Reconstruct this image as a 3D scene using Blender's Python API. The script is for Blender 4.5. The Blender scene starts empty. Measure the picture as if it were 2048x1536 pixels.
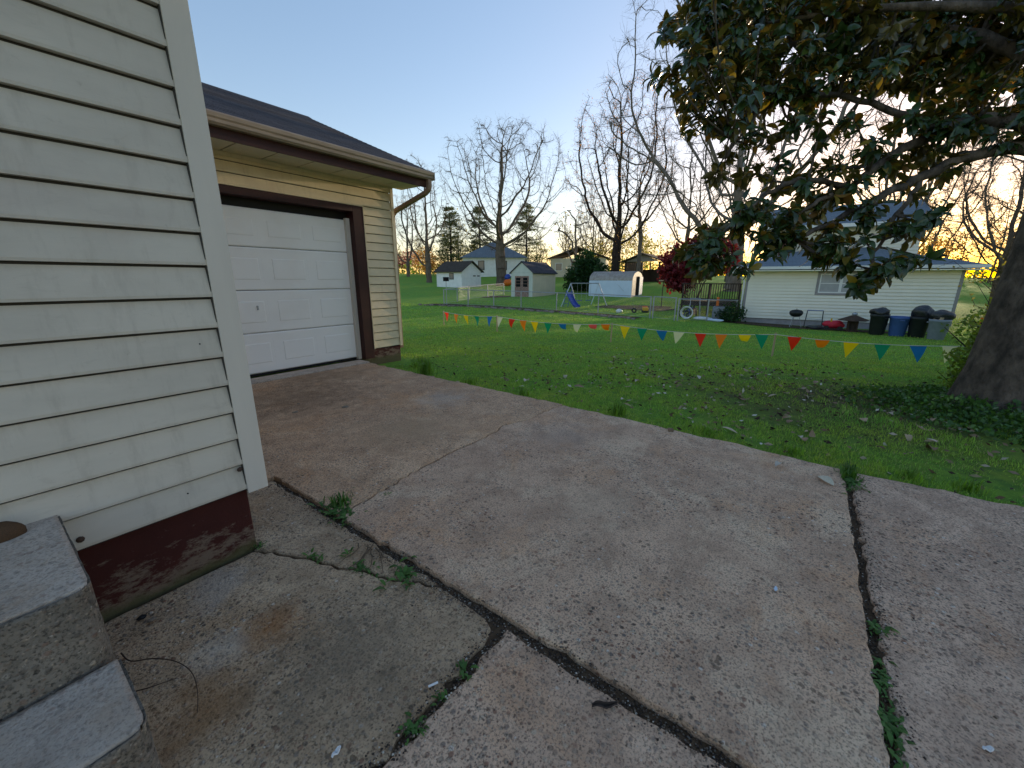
import bpy, bmesh, math, random
import numpy as np
from mathutils import Vector, Matrix
from mathutils.geometry import tessellate_polygon

scene = bpy.context.scene
COL = scene.collection
R = math.radians
rnd = random.Random(7)
RN = np.random.default_rng(11)

# ------------------------------------------------------------------ camera
CAM_H = 1.35
yaw, pitch, roll = R(36.198), R(14.575), R(0.13)
fw = Vector((math.cos(pitch) * math.cos(yaw), math.cos(pitch) * math.sin(yaw), -math.sin(pitch)))
rt = fw.cross(Vector((0, 0, 1))).normalized()
up = rt.cross(fw)
rt2 = rt * math.cos(roll) + up * math.sin(roll)
up2 = up * math.cos(roll) - rt * math.sin(roll)
cd = bpy.data.cameras.new('camera')
cd.sensor_width = 36.0
cd.lens = 36.0 * 804.7 / 2048.0
cd.clip_start = 0.05
cd.clip_end = 3000
cam = bpy.data.objects.new('camera', cd)
COL.objects.link(cam)
m = Matrix((rt2, up2, -fw)).transposed().to_4x4()
m.translation = Vector((0, 0, CAM_H))
cam.matrix_world = m
scene.camera = cam

# ------------------------------------------------------------------ sky, sun, exposure
SUN_AZ, SUN_EL = R(-5.5), R(5.5)          # azimuth counted from +X towards +Y
world = bpy.data.worlds.new('World')
scene.world = world
world.use_nodes = True
wn = world.node_tree
bg = wn.nodes['Background']
sky = wn.nodes.new('ShaderNodeTexSky')
sky.sky_type = 'NISHITA'
sky.sun_disc = False
sky.sun_elevation = SUN_EL
sky.sun_rotation = math.pi / 2 - SUN_AZ
sky.altitude = 100
sky.air_density = 1.0
sky.dust_density = 0.45
sky.ozone_density = 2.2
sg_ = wn.nodes.new('ShaderNodeGamma'); sg_.inputs[1].default_value = 0.7     # evening sky, softened towards an even dome
sh_ = wn.nodes.new('ShaderNodeHueSaturation'); sh_.inputs['Saturation'].default_value = 1.28
tn_ = wn.nodes.new('ShaderNodeMix'); tn_.data_type = 'RGBA'; tn_.blend_type = 'MULTIPLY'; tn_.inputs[0].default_value = 1.0; tn_.inputs[7].default_value = (1.14, .965, .935, 1)   # camera white balance
wn.links.new(sky.outputs[0], sg_.inputs[0]); wn.links.new(sg_.outputs[0], tn_.inputs[6]); wn.links.new(tn_.outputs[2], sh_.inputs['Color']); wn.links.new(sh_.outputs[0], bg.inputs[0])
bg.inputs[1].default_value = 0.15
sl = bpy.data.lights.new('sun', 'SUN')
sl.energy = 2.0
sl.angle = R(1.0)
sl.color = (1.0, 0.78, 0.52)
sun = bpy.data.objects.new('sun', sl)
COL.objects.link(sun)
sd = Vector((math.cos(SUN_EL) * math.cos(SUN_AZ), math.cos(SUN_EL) * math.sin(SUN_AZ), math.sin(SUN_EL)))
sun.rotation_euler = sd.to_track_quat('Z', 'Y').to_euler()
sun.location = sd * 60
vs = scene.view_settings
vs.view_transform = 'Standard'
vs.look = 'None'
vs.gamma = 1.0
vs.use_curve_mapping = False
vs.exposure = 1.85

# ------------------------------------------------------------------ helpers
def setp(o, label=None, cat=None, group=None, kind=None):
    if label: o['label'] = label
    if cat: o['category'] = cat
    if group: o['group'] = group
    if kind: o['kind'] = kind
    return o

def thing(name, label, cat, loc=(0, 0, 0), rotz=0.0, group=None):
    o = bpy.data.objects.new(name, None)
    o.empty_display_size = 0.1
    COL.objects.link(o)
    o.location = loc
    o.rotation_euler = (0, 0, rotz)
    return setp(o, label, cat, group)

def link(name, me, parent=None, mat=None):
    if mat is not None and not me.materials:
        me.materials.append(mat)
    o = bpy.data.objects.new(name, me)
    COL.objects.link(o)
    if parent is not None: o.parent = parent
    return o

def np_mesh(name, V, F, smooth=False):
    """V (n,3) array, F (m,k) array of equal-sided faces."""
    V = np.asarray(V, dtype=np.float32); F = np.asarray(F, dtype=np.int32)
    me = bpy.data.meshes.new(name)
    nf, k = F.shape
    me.vertices.add(len(V)); me.vertices.foreach_set('co', V.ravel())
    me.loops.add(nf * k); me.loops.foreach_set('vertex_index', F.ravel())
    me.polygons.add(nf)
    me.polygons.foreach_set('loop_start', np.arange(0, nf * k, k, dtype=np.int32))
    if smooth: me.polygons.foreach_set('use_smooth', np.ones(nf, dtype=bool))
    me.update(calc_edges=True)
    return me

class MB:
    """collects shapes for one mesh"""
    def __init__(s): s.v = []; s.f = []
    def add(s, vs_, fs):
        o = len(s.v); s.v += [tuple(p) for p in vs_]; s.f += [tuple(i + o for i in f) for f in fs]; return s
    def box(s, x0, x1, y0, y1, z0, z1, M=None):
        vs_ = [(x0,y0,z0),(x1,y0,z0),(x1,y1,z0),(x0,y1,z0),(x0,y0,z1),(x1,y0,z1),(x1,y1,z1),(x0,y1,z1)]
        if M is not None: vs_ = [M @ Vector(p) for p in vs_]
        return s.add(vs_, [(0,3,2,1),(4,5,6,7),(0,1,5,4),(1,2,6,5),(2,3,7,6),(3,0,4,7)])
    def tube(s, pts, rad, n=8, cap=True):
        pts = [Vector(p) for p in pts]
        if not hasattr(rad, '__len__'): rad = [rad] * len(pts)
        o = len(s.v); ref = None
        for i, p in enumerate(pts):
            d = (pts[min(i + 1, len(pts) - 1)] - pts[max(i - 1, 0)])
            if d.length < 1e-9: d = Vector((0, 0, 1))
            d.normalize()
            if ref is None: ref = Vector((1, 0, 0)) if abs(d.x) < .8 else Vector((0, 1, 0))
            a = (ref - d * ref.dot(d))
            if a.length < 1e-6: a = d.orthogonal()
            a.normalize(); b = d.cross(a); ref = a
            for k in range(n):
                t = 2 * math.pi * k / n
                s.v.append(tuple(p + (a * math.cos(t) + b * math.sin(t)) * rad[i]))
        for i in range(len(pts) - 1):
            for k in range(n):
                q = (k + 1) % n
                s.f.append((o + i*n + k, o + i*n + q, o + (i+1)*n + q, o + (i+1)*n + k))
        if cap:
            s.f.append(tuple(o + k for k in reversed(range(n))))
            s.f.append(tuple(o + (len(pts)-1)*n + k for k in range(n)))
        return s
    def lathe(s, prof, n=20, c=(0,0,0), sx=1, sy=1):
        o = len(s.v)
        for r_, z in prof:
            for k in range(n):
                t = 2*math.pi*k/n; s.v.append((c[0]+r_*math.cos(t)*sx, c[1]+r_*math.sin(t)*sy, c[2]+z))
        for i in range(len(prof)-1):
            for k in range(n):
                q = (k+1) % n; s.f.append((o+i*n+k, o+i*n+q, o+(i+1)*n+q, o+(i+1)*n+k))
        s.f.append(tuple(o+k for k in reversed(range(n)))); s.f.append(tuple(o+(len(prof)-1)*n+k for k in range(n)))
        return s
    def prism(s, poly, axis, a0, a1):
        """poly 2-D, extruded along axis 0/1/2 from a0 to a1"""
        n = len(poly)
        def P(u, w, a):
            return [(a,u,w),(u,a,w),(u,w,a)][axis]
        vs_ = [P(u,w,a0) for u,w in poly] + [P(u,w,a1) for u,w in poly]
        fs = [tuple(range(n)), tuple(reversed(range(n,2*n)))] + [(i,(i+1)%n+0,(i+1)%n+n,i+n) for i in range(n)]
        return s.add(vs_, fs)
    def build(s, name, mat=None, parent=None, smooth=False, bevel=0, fix=True):
        me = bpy.data.meshes.new(name)
        me.from_pydata(s.v, [], s.f); me.update()
        if fix:
            bm = bmesh.new(); bm.from_mesh(me); bmesh.ops.recalc_face_normals(bm, faces=bm.faces); bm.to_mesh(me); bm.free()
        if smooth: me.polygons.foreach_set('use_smooth', np.ones(len(me.polygons), dtype=bool))
        o = link(name, me, parent, mat)
        if bevel:
            b = o.modifiers.new('bevel', 'BEVEL'); b.width = bevel; b.segments = 2; b.limit_method = 'ANGLE'; b.angle_limit = R(40)
        return o

def box(name, mat, parent, x0, x1, y0, y1, z0, z1, bevel=0):
    return MB().box(x0, x1, y0, y1, z0, z1).build(name, mat, parent, bevel=bevel)

# ------------------------------------------------------------------ materials
class NT:
    def __init__(s, name):
        s.m = bpy.data.materials.new(name); s.m.use_nodes = True
        s.t = s.m.node_tree; s.b = s.t.nodes['Principled BSDF']
    def n(s, typ, **kw):
        nd = s.t.nodes.new('ShaderNode' + typ)
        for k, v in kw.items():
            if k in nd.inputs: nd.inputs[k].default_value = v
            else: setattr(nd, k, v)
        return nd
    def l(s, a, b): s.t.links.new(a, b)
    def pos(s): return s.n('NewGeometry').outputs['Position']
    def obj(s): return s.n('TexCoord').outputs['Object']
    def noise(s, vec, scale, detail=4, rough=.55, dist=0):
        nd = s.n('TexNoise', Scale=scale, Detail=detail, Roughness=rough, Distortion=dist); s.l(vec, nd.inputs['Vector']); return nd
    def ramp(s, fac, stops, interp='LINEAR'):
        nd = s.n('ValToRGB'); cr = nd.color_ramp; cr.interpolation = interp
        while len(cr.elements) < len(stops): cr.elements.new(.5)
        for e, (p, c) in zip(cr.elements, stops):
            e.position = p; e.color = (c if hasattr(c, '__len__') else (c, c, c)) + (1,) if hasattr(c, '__len__') else (c, c, c, 1)
        s.l(fac, nd.inputs[0]); return nd.outputs[0]
    def mix(s, fac, a, b, blend='MIX'):
        nd = s.n('Mix', data_type='RGBA', blend_type=blend)
        for i, v in ((0, fac), (6, a), (7, b)):
            if hasattr(v, 'is_linked'): s.l(v, nd.inputs[i])
            elif i == 0: nd.inputs[0].default_value = v
            else: nd.inputs[i].default_value = tuple(v) + (1,)
        return nd.outputs[2]
    def math(s, op, a, b=0.0, clamp=False):
        nd = s.n('Math', operation=op, use_clamp=clamp)
        for i, v in ((0, a), (1, b)):
            if hasattr(v, 'is_linked'): s.l(v, nd.inputs[i])
            else: nd.inputs[i].default_value = v
        return nd.outputs[0]
    def bump(s, h, strength=.3, dist=.01, normal=None):
        nd = s.n('Bump', Strength=strength, Distance=dist); s.l(h, nd.inputs['Height'])
        if normal is not None: s.l(normal, nd.inputs['Normal'])
        return nd.outputs[0]
    def out(s, color=None, rough=.8, spec=.3, normal=None, metal=0):
        if color is not None:
            if hasattr(color, 'is_linked'): s.l(color, s.b.inputs['Base Color'])
            else: s.b.inputs['Base Color'].default_value = tuple(color) + (1,)
        if hasattr(rough, 'is_linked'): s.l(rough, s.b.inputs['Roughness'])
        else: s.b.inputs['Roughness'].default_value = rough
        s.b.inputs['Specular IOR Level'].default_value = spec
        s.b.inputs['Metallic'].default_value = metal
        if normal is not None: s.l(normal, s.b.inputs['Normal'])
        return s.m

def mat(name, c1, c2=None, scale=4.0, rough=.75, spec=.3, bump=0.0, bscale=40.0, dist=.01, metal=0, stretch=None, lo=.35, hi=.65):
    t = NT(name)
    v = t.obj()
    if stretch:
        mp = t.n('Mapping'); mp.inputs['Scale'].default_value = stretch; t.l(v, mp.inputs[0]); v = mp.outputs[0]
    if c2 is None: c2 = tuple(x * .82 for x in c1)
    nz = t.noise(v, scale, 6, .6)
    col = t.mix(t.ramp(nz.outputs[0], [(lo, 0.0), (hi, 1.0)]), c1, c2)
    nrm = None
    if bump: nrm = t.bump(t.noise(v, bscale, 5, .6).outputs[0], bump, dist)
    return t.out(col, rough, spec, nrm, metal)

def concrete(name, paste1, paste2, stain, pebble_amt=.55, rust=(), dark=(), vscale=46.0, seed=0.0, pits=1.0, grain=.8):
    t = NT(name); p = t.pos()
    mp = t.n('Mapping'); mp.inputs['Location'].default_value = (seed, seed * .7, 0); t.l(p, mp.inputs[0]); p2 = mp.outputs[0]
    big = t.noise(p2, 1.3, 6, .62, .5); medn = t.noise(p2, 5.0, 7, .7); fine = t.noise(p2, 110.0, 4, .7)
    col = t.mix(t.ramp(big.outputs[0], [(.36, 0.0), (.64, 1.0)]), paste1, paste2)
    col = t.mix(t.math('MULTIPLY', t.ramp(medn.outputs[0], [(.44, 0.0), (.66, 1.0)]), .8), col, stain)
    # pale worn patches and sandy brown ones
    col = t.mix(t.ramp(t.noise(p2, 2.3, 7, .7, .9).outputs[0], [(.52, 0.0), (.66, .75)]), col, tuple(min(.8, c * k) for c, k in zip(paste1, (1.18, 1.20, 1.22))))
    mp3 = t.n('Mapping'); mp3.inputs['Location'].default_value = (seed + 31, 17, 0); t.l(p, mp3.inputs[0])
    col = t.mix(t.ramp(t.noise(mp3.outputs[0], 1.9, 6, .7, .6).outputs[0], [(.52, 0.0), (.68, .55)]), col, tuple(c * k for c, k in zip(paste2, (1.12, .92, .70))))
    expo = t.ramp(t.noise(mp3.outputs[0], 1.5, 5, .65).outputs[0], [(.32, .15), (.60, 1.0)])
    heights = []
    for sc, am in ((vscale, pebble_amt), (vscale * 2.3, pebble_amt * .9)):
        wob = t.n('VectorMath', operation='ADD'); t.l(p2, wob.inputs[0])
        nv = t.noise(p2, sc * .8, 2); sc3 = t.n('VectorMath', operation='SCALE'); t.l(nv.outputs['Color'], sc3.inputs[0]); sc3.inputs['Scale'].default_value = .35 / sc; t.l(sc3.outputs[0], wob.inputs[1])
        vo = t.n('TexVoronoi', feature='F1', Scale=sc); t.l(wob.outputs[0], vo.inputs['Vector'])
        sep = t.n('SeparateColor'); t.l(vo.outputs['Color'], sep.inputs[0])
        peb = t.ramp(sep.outputs[0], [(0, (.075,.062,.052)), (.16, (.36,.28,.21)), (.34, (.22,.105,.07)), (.5, (.52,.42,.31)), (.66, (.16,.14,.125)), (.84, (.42,.32,.245)), (.965, (.70,.63,.54))], 'CONSTANT')
        shape = t.ramp(vo.outputs['Distance'], [(.25, 1.0), (.46, 0.0)])
        keep = t.ramp(sep.outputs[1], [(.30, 0.0), (.42, 1.0)])
        msk = t.math('MULTIPLY', t.math('MULTIPLY', t.math('MULTIPLY', shape, expo), keep), am)
        col = t.mix(msk, col, peb); heights.append(msk)
    col = t.mix(t.math('MULTIPLY', t.ramp(fine.outputs[0], [(.36, 1.0), (.50, 0.0)]), grain), col, tuple(c * .25 for c in paste2))
    # broken-out pits, in clusters
    pv = t.n('TexVoronoi', feature='F1', Scale=36.0); t.l(p2, pv.inputs['Vector'])
    ps = t.n('SeparateColor'); t.l(pv.outputs['Color'], ps.inputs[0])
    clus = t.ramp(t.noise(mp3.outputs[0], 3.1, 5, .7).outputs[0], [(.50, .0), (.62, 1.0)])
    prad = t.math('MULTIPLY', t.math('ADD', ps.outputs[1], .15), .42)
    pm = t.math('LESS_THAN', t.math('ADD', pv.outputs['Distance'], t.math('MULTIPLY', t.math('SUBTRACT', t.noise(p2, 90, 3).outputs[0], .5), .35)), t.math('MULTIPLY', prad, t.math('MULTIPLY', clus, t.math('GREATER_THAN', ps.outputs[0], .42))))
    pm = t.math('MULTIPLY', pm, pits)
    col = t.mix(t.math('MULTIPLY', pm, .65), col, tuple(c * .22 for c in paste2))
    for (x, y, r_, c, amt) in rust:
        ds = t.n('VectorMath', operation='DISTANCE'); t.l(p, ds.inputs[0]); ds.inputs[1].default_value = (x, y, 0)
        dn = t.math('ADD', ds.outputs['Value'], t.math('MULTIPLY', t.math('SUBTRACT', t.noise(p, 7.0, 7, .7).outputs[0], .5), r_ * 3.0))
        msk = t.ramp(t.math('DIVIDE', dn, r_), [(.15, amt), (1.0, 0.0)])
        col = t.mix(msk, col, c)
    h = t.math('ADD', t.math('ADD', t.math('MULTIPLY', heights[0], .7), t.math('MULTIPLY', heights[1], .4)), t.math('SUBTRACT', t.math('MULTIPLY', fine.outputs[0], .5), t.math('MULTIPLY', pm, 1.6)))
    h = t.math('ADD', h, t.math('MULTIPLY', t.noise(p2, 26.0, 5, .65).outputs[0], 1.2))
    return t.out(col, .88, .25, t.bump(h, .9, .007))

def leafmat(name, top, under, trans=.35, rough=.4, spec=.5, vary=.35):
    """two-sided leaf: top colour, underside colour, light through it"""
    t = NT(name)
    g = t.n('NewGeometry')
    rv = t.n('Math', operation='MULTIPLY_ADD'); t.l(g.outputs['Random Per Island'], rv.inputs[0]); rv.inputs[1].default_value = vary * 2; rv.inputs[2].default_value = 1 - vary
    col = t.mix(g.outputs['Backfacing'], top, under)
    sc = t.n('VectorMath', operation='SCALE'); t.l(col, sc.inputs[0]); t.l(rv.outputs[0], sc.inputs['Scale'])
    t.out(None, rough, spec); t.l(sc.outputs[0], t.b.inputs['Base Color'])
    tr = t.n('BsdfTranslucent'); sc2 = t.n('VectorMath', operation='MULTIPLY'); t.l(sc.outputs[0], sc2.inputs[0]); sc2.inputs[1].default_value = (1.9, 1.7, .6); t.l(sc2.outputs[0], tr.inputs[0])
    mx = t.n('MixShader'); mx.inputs[0].default_value = trans
    t.l(t.b.outputs[0], mx.inputs[1]); t.l(tr.outputs[0], mx.inputs[2])
    t.l(mx.outputs[0], t.t.nodes['Material Output'].inputs[0])
    return t.m

def shingle(name, c1, c2, dark):
    t = NT(name); v = t.obj()
    br = t.n('TexBrick', offset=.5, Scale=1.0); br.inputs['Brick Width'].default_value = .32; br.inputs['Row Height'].default_value = .14
    br.inputs['Mortar Size'].default_value = .006; br.inputs['Color1'].default_value = c1 + (1,); br.inputs['Color2'].default_value = c2 + (1,); br.inputs['Mortar'].default_value = dark + (1,)
    t.l(v, br.inputs['Vector'])
    nz = t.noise(v, 3.0, 5, .65)
    col = t.mix(t.math('MULTIPLY', nz.outputs[0], .6), br.outputs['Color'], dark)
    gr = t.noise(v, 160.0, 2)
    return t.out(col, .92, .15, t.bump(gr.outputs[0], .5, .004))

M_ = {}
M_['siding'] = None
def siding_mat(name, c1, c2, grime):
    t = NT(name); p = t.pos()
    mp = t.n('Mapping'); mp.inputs['Scale'].default_value = (1.2, 1.2, 3.5); t.l(p, mp.inputs[0])
    nz = t.noise(mp.outputs[0], 1.4, 6, .65)
    col = t.mix(t.ramp(nz.outputs[0], [(.38, 0.0), (.66, 1.0)]), c1, c2)
    sp = t.noise(p, 26.0, 5, .7)
    col = t.mix(t.ramp(sp.outputs[0], [(.66, 0.0), (.78, .55)]), col, grime)
    sm = t.noise(mp.outputs[0], 5.0, 6, .7, 1.2)
    col = t.mix(t.ramp(sm.outputs[0], [(.58, 0.0), (.74, .3)]), col, grime)
    mp4 = t.n('Mapping'); mp4.inputs['Scale'].default_value = (7, 7, .9); t.l(p, mp4.inputs[0])
    col = t.mix(t.ramp(t.noise(mp4.outputs[0], 2.0, 6, .7).outputs[0], [(.52, 0.0), (.72, .38)]), col, grime)
    col = t.mix(t.ramp(t.noise(p, 1.1, 5, .6, .8).outputs[0], [(.54, 0.0), (.70, .35)]), col, tuple(c * k for c, k in zip(c2, (.86, .80, .84))))
    mp2 = t.n('Mapping'); mp2.inputs['Scale'].default_value = (3, 3, 90); t.l(p, mp2.inputs[0])
    gr = t.noise(mp2.outputs[0], 3.0, 5, .6)
    wav = t.noise(p, 2.2, 2)
    n1 = t.bump(wav.outputs[0], .5, .025)
    return t.out(col, .5, .35, t.bump(gr.outputs[0], .12, .003, n1))
M_['siding'] = siding_mat('cream_siding', (.60, .545, .46), (.525, .475, .40), (.32, .275, .22))
M_['gsiding'] = siding_mat('garage_siding', (.74, .62, .42), (.66, .55, .37), (.42, .34, .22))
M_['trim'] = mat('corner_trim', (.68, .625, .55), (.58, .53, .465), 3, .6, .3, .2, 60, .002, stretch=(1, 1, .15))
M_['shadow_gap'] = mat('dark_backing', (.06, .055, .05))
M_['white_door'] = mat('white_door_paint', (.90, .88, .86), (.83, .80, .77), 1.6, .45, .4, .05, 90, .002, lo=.5, hi=.8)
M_['maroon'] = mat('maroon_paint', (.048, .011, .009), (.032, .008, .007), 5, .55, .35, .15, 60, .003)
def maroon_found():
    t = NT('worn_maroon_foundation'); p = t.pos()
    mp = t.n('Mapping'); mp.inputs['Scale'].default_value = (1, 1, 2.2); t.l(p, mp.inputs[0])
    base = t.mix(t.noise(p, 8, 5).outputs[0], (.075, .018, .014), (.045, .012, .010))
    sx = t.n('SeparateXYZ'); t.l(p, sx.inputs[0])
    low = t.math('SUBTRACT', t.noise(mp.outputs[0], 9, 8, .75).outputs[0], t.math('MULTIPLY', sx.outputs[2], .75))
    col = t.mix(t.ramp(low, [(.41, 0.0), (.50, .8)]), base, (.20, .15, .11))
    chalk = t.ramp(t.noise(p, 6.0, 8, .8).outputs[0], [(.64, 0.0), (.72, .55)])
    col = t.mix(chalk, col, (.38, .36, .36))
    moss = t.math('SUBTRACT', t.noise(p, 5, 6, .7).outputs[0], t.math('MULTIPLY', sx.outputs[2], 5.0))
    col = t.mix(t.ramp(moss, [(.30, 0.0), (.5, .8)]), col, (.085, .085, .035))
    return t.out(col, .8, .25, t.bump(t.noise(p, 45, 6, .7).outputs[0], .6, .008))
M_['foundation'] = maroon_found()
M_['gutter'] = mat('tan_gutter', (.34, .265, .19), (.25, .19, .135), 4, .45, .4, stretch=(1, 1, 6))
M_['brown_gutter'] = mat('tan_downspout', (.27, .18, .115), (.21, .135, .085), 6, .45, .4)
M_['soffit'] = mat('beige_soffit', (.66, .58, .42), (.60, .53, .38), 2, .6)
M_['shingle'] = shingle('charcoal_shingle', (.060, .062, .078), (.095, .097, .115), (.025, .025, .03))
M_['shingle_blue'] = shingle('blue_grey_shingle', (.16, .20, .24), (.21, .25, .29), (.10, .12, .15))
M_['shingle_brown'] = shingle('brown_shingle', (.075, .062, .052), (.11, .092, .078), (.03, .026, .022))
M_['rubber'] = mat('black_rubber', (.012, .012, .013), rough=.6)
M_['soil'] = mat('dark_soil', (.085, .055, .034), (.16, .105, .065), 18, .95, .1, .9, 60, .02)
M_['mulch'] = mat('leaf_mulch', (.12, .085, .055), (.055, .042, .03), 10, .95, .1, .9, 30, .03)
M_['conc_main'] = concrete('driveway_concrete', (.73, .495, .335), (.60, .395, .265), (.41, .265, .175), .95, seed=0.0,
    rust=((2.1, .9, .35, (.56, .42, .29), .35), (3.0, 1.6, .4, (.34, .27, .22), .4)))
M_['conc_apron'] = concrete('tan_apron_concrete', (.70, .455, .285), (.58, .37, .225), (.42, .26, .155), .9, seed=3.3,
    rust=((2.2, 4.6, .9, (.17, .11, .068), .6), (2.9, 5.5, .7, (.20, .13, .08), .55), (2.3, 2.9, .6, (.42, .30, .185), .5), (3.2, 3.3, .4, (.40, .35, .30), .5)))
M_['conc_dark'] = concrete('brown_stained_concrete', (.60, .43, .275), (.46, .32, .20), (.32, .215, .13), .85, seed=7.7,
    rust=((.50, 1.56, .13, (.30, .13, .042), .7), (.22, 1.42, .20, (.26, .13, .048), .65), (.62, 1.2, .38, (.15, .115, .08), .6), (.33, 1.62, .12, (.48, .43, .37), .5), (.45, 2.0, .18, (.44, .385, .33), .55)))
M_['conc_low'] = concrete('grey_brown_concrete', (.69, .465, .32), (.58, .385, .265), (.40, .26, .175), .95, seed=11.1)
M_['conc_right'] = concrete('grey_concrete', (.67, .46, .325), (.55, .37, .26), (.38, .25, .175), .95, seed=15.0)
M_['conc_step'] = concrete('pale_step_concrete', (.54, .465, .395), (.45, .385, .325), (.35, .29, .24), .4, seed=20.0, pits=.5, grain=.45)
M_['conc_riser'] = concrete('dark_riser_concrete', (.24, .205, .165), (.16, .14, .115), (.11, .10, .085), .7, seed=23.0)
M_['bark'] = mat('grey_brown_bark', (.19, .15, .12), (.11, .088, .07), 9, .95, .1, .9, 26, .03, stretch=(1, 1, .25))
M_['bark_pale'] = mat('pale_bark', (.22, .19, .165), (.13, .11, .095), 4, .9, .1, .4, 20, .02, stretch=(1, 1, .3))
M_['bark_dark'] = mat('dark_bark', (.050, .038, .032), (.030, .024, .022), 5, .95, .1, .6, 20, .03, stretch=(1, 1, .3))
M_['bark_mag'] = mat('magnolia_bark', (.17, .135, .105), (.060, .050, .042), 9, .95, .1, 1.0, 22, .05, stretch=(1, 1, .6))
M_['twig'] = mat('dry_twig', (.16, .115, .075), (.10, .07, .045), 12, .9)
M_['white_paint'] = mat('white_shed_paint', (.80, .81, .82), (.70, .71, .72), 2.2, .6, lo=.4, hi=.75)
M_['white_trim'] = mat('white_trim', (.78, .78, .77), (.70, .70, .69), 3, .5)
M_['beige_shed'] = mat('beige_shed_panel', (.66, .58, .44), (.58, .515, .39), 1.2, .6)
M_['greenwhite'] = mat('pale_green_trim', (.56, .60, .55), (.50, .54, .49), 2, .6)
M_['cream_wall'] = mat('pale_cream_vinyl', (.84, .80, .68), (.78, .745, .63), 1.2, .5, .35)
M_['lav_found'] = mat('lavender_grey_foundation', (.34, .31, .34), (.27, .25, .27), 5, .85)
M_['grey_trim'] = mat('taupe_grey_trim', (.31, .29, .285), (.27, .25, .25), 4, .6)
M_['brick'] = mat('brown_brick', (.13, .062, .048), (.09, .045, .036), 14, .9, .1, .5, 30)
M_['dark_wood'] = mat('dark_brown_wood', (.055, .038, .03), (.035, .026, .022), 8, .8, stretch=(1, 1, .2))
M_['pale_stake'] = mat('pale_wood_stake', (.52, .40, .25), (.42, .31, .19), 20, .8, stretch=(1, 1, .1))
M_['old_door'] = mat('peeling_pink_door_paint', (.38, .24, .20), (.15, .10, .085), 14, .75, lo=.42, hi=.58)
M_['metal_white'] = mat('enamelled_white_steel', (.62, .72, .86), (.55, .655, .80), 1.5, .45, .4)
M_['metal_roof'] = mat('weathered_pale_roof_steel', (.42, .38, .34), (.30, .255, .22), 4, .5, .4)
M_['galv'] = mat('galvanised_steel', (.40, .42, .45), (.32, .34, .37), 20, .45, .5, metal=.5)
M_['blue_plastic'] = mat('blue_plastic', (.015, .055, .36), (.012, .045, .28), 3, .4, .5)
M_['blue_can'] = mat('faded_blue_plastic', (.055, .12, .34), (.045, .10, .28), 6, .5, .4)
M_['black_plastic'] = mat('dull_black_plastic', (.018, .022, .022), (.012, .015, .015), 6, .5, .4)
M_['grey_plastic'] = mat('grey_plastic', (.26, .29, .33), (.21, .235, .27), 6, .5, .4)
M_['bag'] = mat('black_bin_bag', (.012, .013, .016), (.02, .021, .025), 10, .28, .6, .8, 16, .03)
M_['orange_plastic'] = mat('orange_plastic', (.75, .17, .02), rough=.45)
M_['red_plastic'] = mat('red_pink_plastic', (.62, .03, .06), (.50, .02, .04), 6, .5)
M_['yellow_plastic'] = mat('yellow_plastic', (.72, .42, .02), rough=.45)
M_['white_plastic'] = mat('white_plastic', (.75, .76, .78), rough=.4)
M_['rust'] = mat('rusty_brown_iron', (.085, .05, .034), (.05, .032, .024), 12, .85)
M_['terracotta'] = mat('brown_terracotta', (.11, .06, .03), (.06, .035, .02), 16, .8)
M_['road'] = mat('far_road', (.30, .26, .21), (.26, .225, .18), 1.0, .9)
M_['stone'] = mat('pale_border_stone', (.30, .25, .20), (.20, .17, .135), 10, .9, .1, .5, 30)
M_['string'] = mat('white_cord', (.72, .70, .64), rough=.8)
for k, c in dict(red=(.74, .03, .012), orange=(.80, .21, .01), yellow=(.82, .58, .01), teal=(.005, .26, .19), blue=(.01, .16, .62), white=(.72, .72, .68), pink=(.75, .10, .12)).items():
    M_['flag_' + k] = leafmat('pennant_' + k, c, c, .3, .5, .3, .03)
def glass_mat():
    t = NT('window_glass')
    return t.out((.16, .17, .19), .12, .6)
M_['glass'] = glass_mat()
M_['blind'] = mat('pale_window_blind', (.40, .40, .41), (.34, .34, .35), 3, .5, .5)
M_['dark_in'] = mat('dark_interior', (.008, .008, .009), rough=.9)
M_['mag_leaf'] = leafmat('magnolia_leaf', (.034, .066, .020), (.095, .080, .022), .25, .25, .6, .5)
M_['mag_old'] = leafmat('yellowed_magnolia_leaf', (.20, .15, .02), (.22, .12, .03), .4, .4, .4, .4)
def fallenmat():
    t = NT('dry_magnolia_leaf'); oi = t.n('ObjectInfo'); c = t.ramp(oi.outputs['Random'], [(0, (.16, .10, .055)), (.25, (.30, .20, .11)), (.5, (.45, .34, .20)), (.75, (.52, .47, .37)), (1.0, (.62, .58, .50))])
    return t.out(t.mix(t.math('MULTIPLY', t.noise(t.obj(), 9, 5, .7).outputs[0], .5), c, (.20, .12, .06)), .6, .3)
M_['fallen'] = fallenmat()
M_['ivy'] = leafmat('ivy_leaf', (.055, .135, .028), (.065, .14, .034), .3, .45, .4, .45)
M_['bushleaf'] = leafmat('spring_bush_leaf', (.12, .20, .03), (.15, .22, .045), .4, .5, .3, .45)
M_['orangeleaf'] = leafmat('orange_young_leaf', (.42, .09, .018), (.42, .11, .02), .4, .5, .3, .3)
M_['maple'] = leafmat('dark_red_maple_leaf', (.15, .016, .026), (.17, .022, .03), .35, .5, .3, .5)
M_['evergreen'] = leafmat('dark_evergreen_leaf', (.018, .055, .014), (.022, .06, .018), .25, .55, .3, .5)
M_['needle'] = leafmat('pine_needle', (.10, .13, .05), (.11, .13, .055), .25, .6, .2, .4)
M_['bud'] = leafmat('yellow_green_bud', (.20, .20, .06), (.22, .20, .07), .45, .6, .2, .4)
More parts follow.
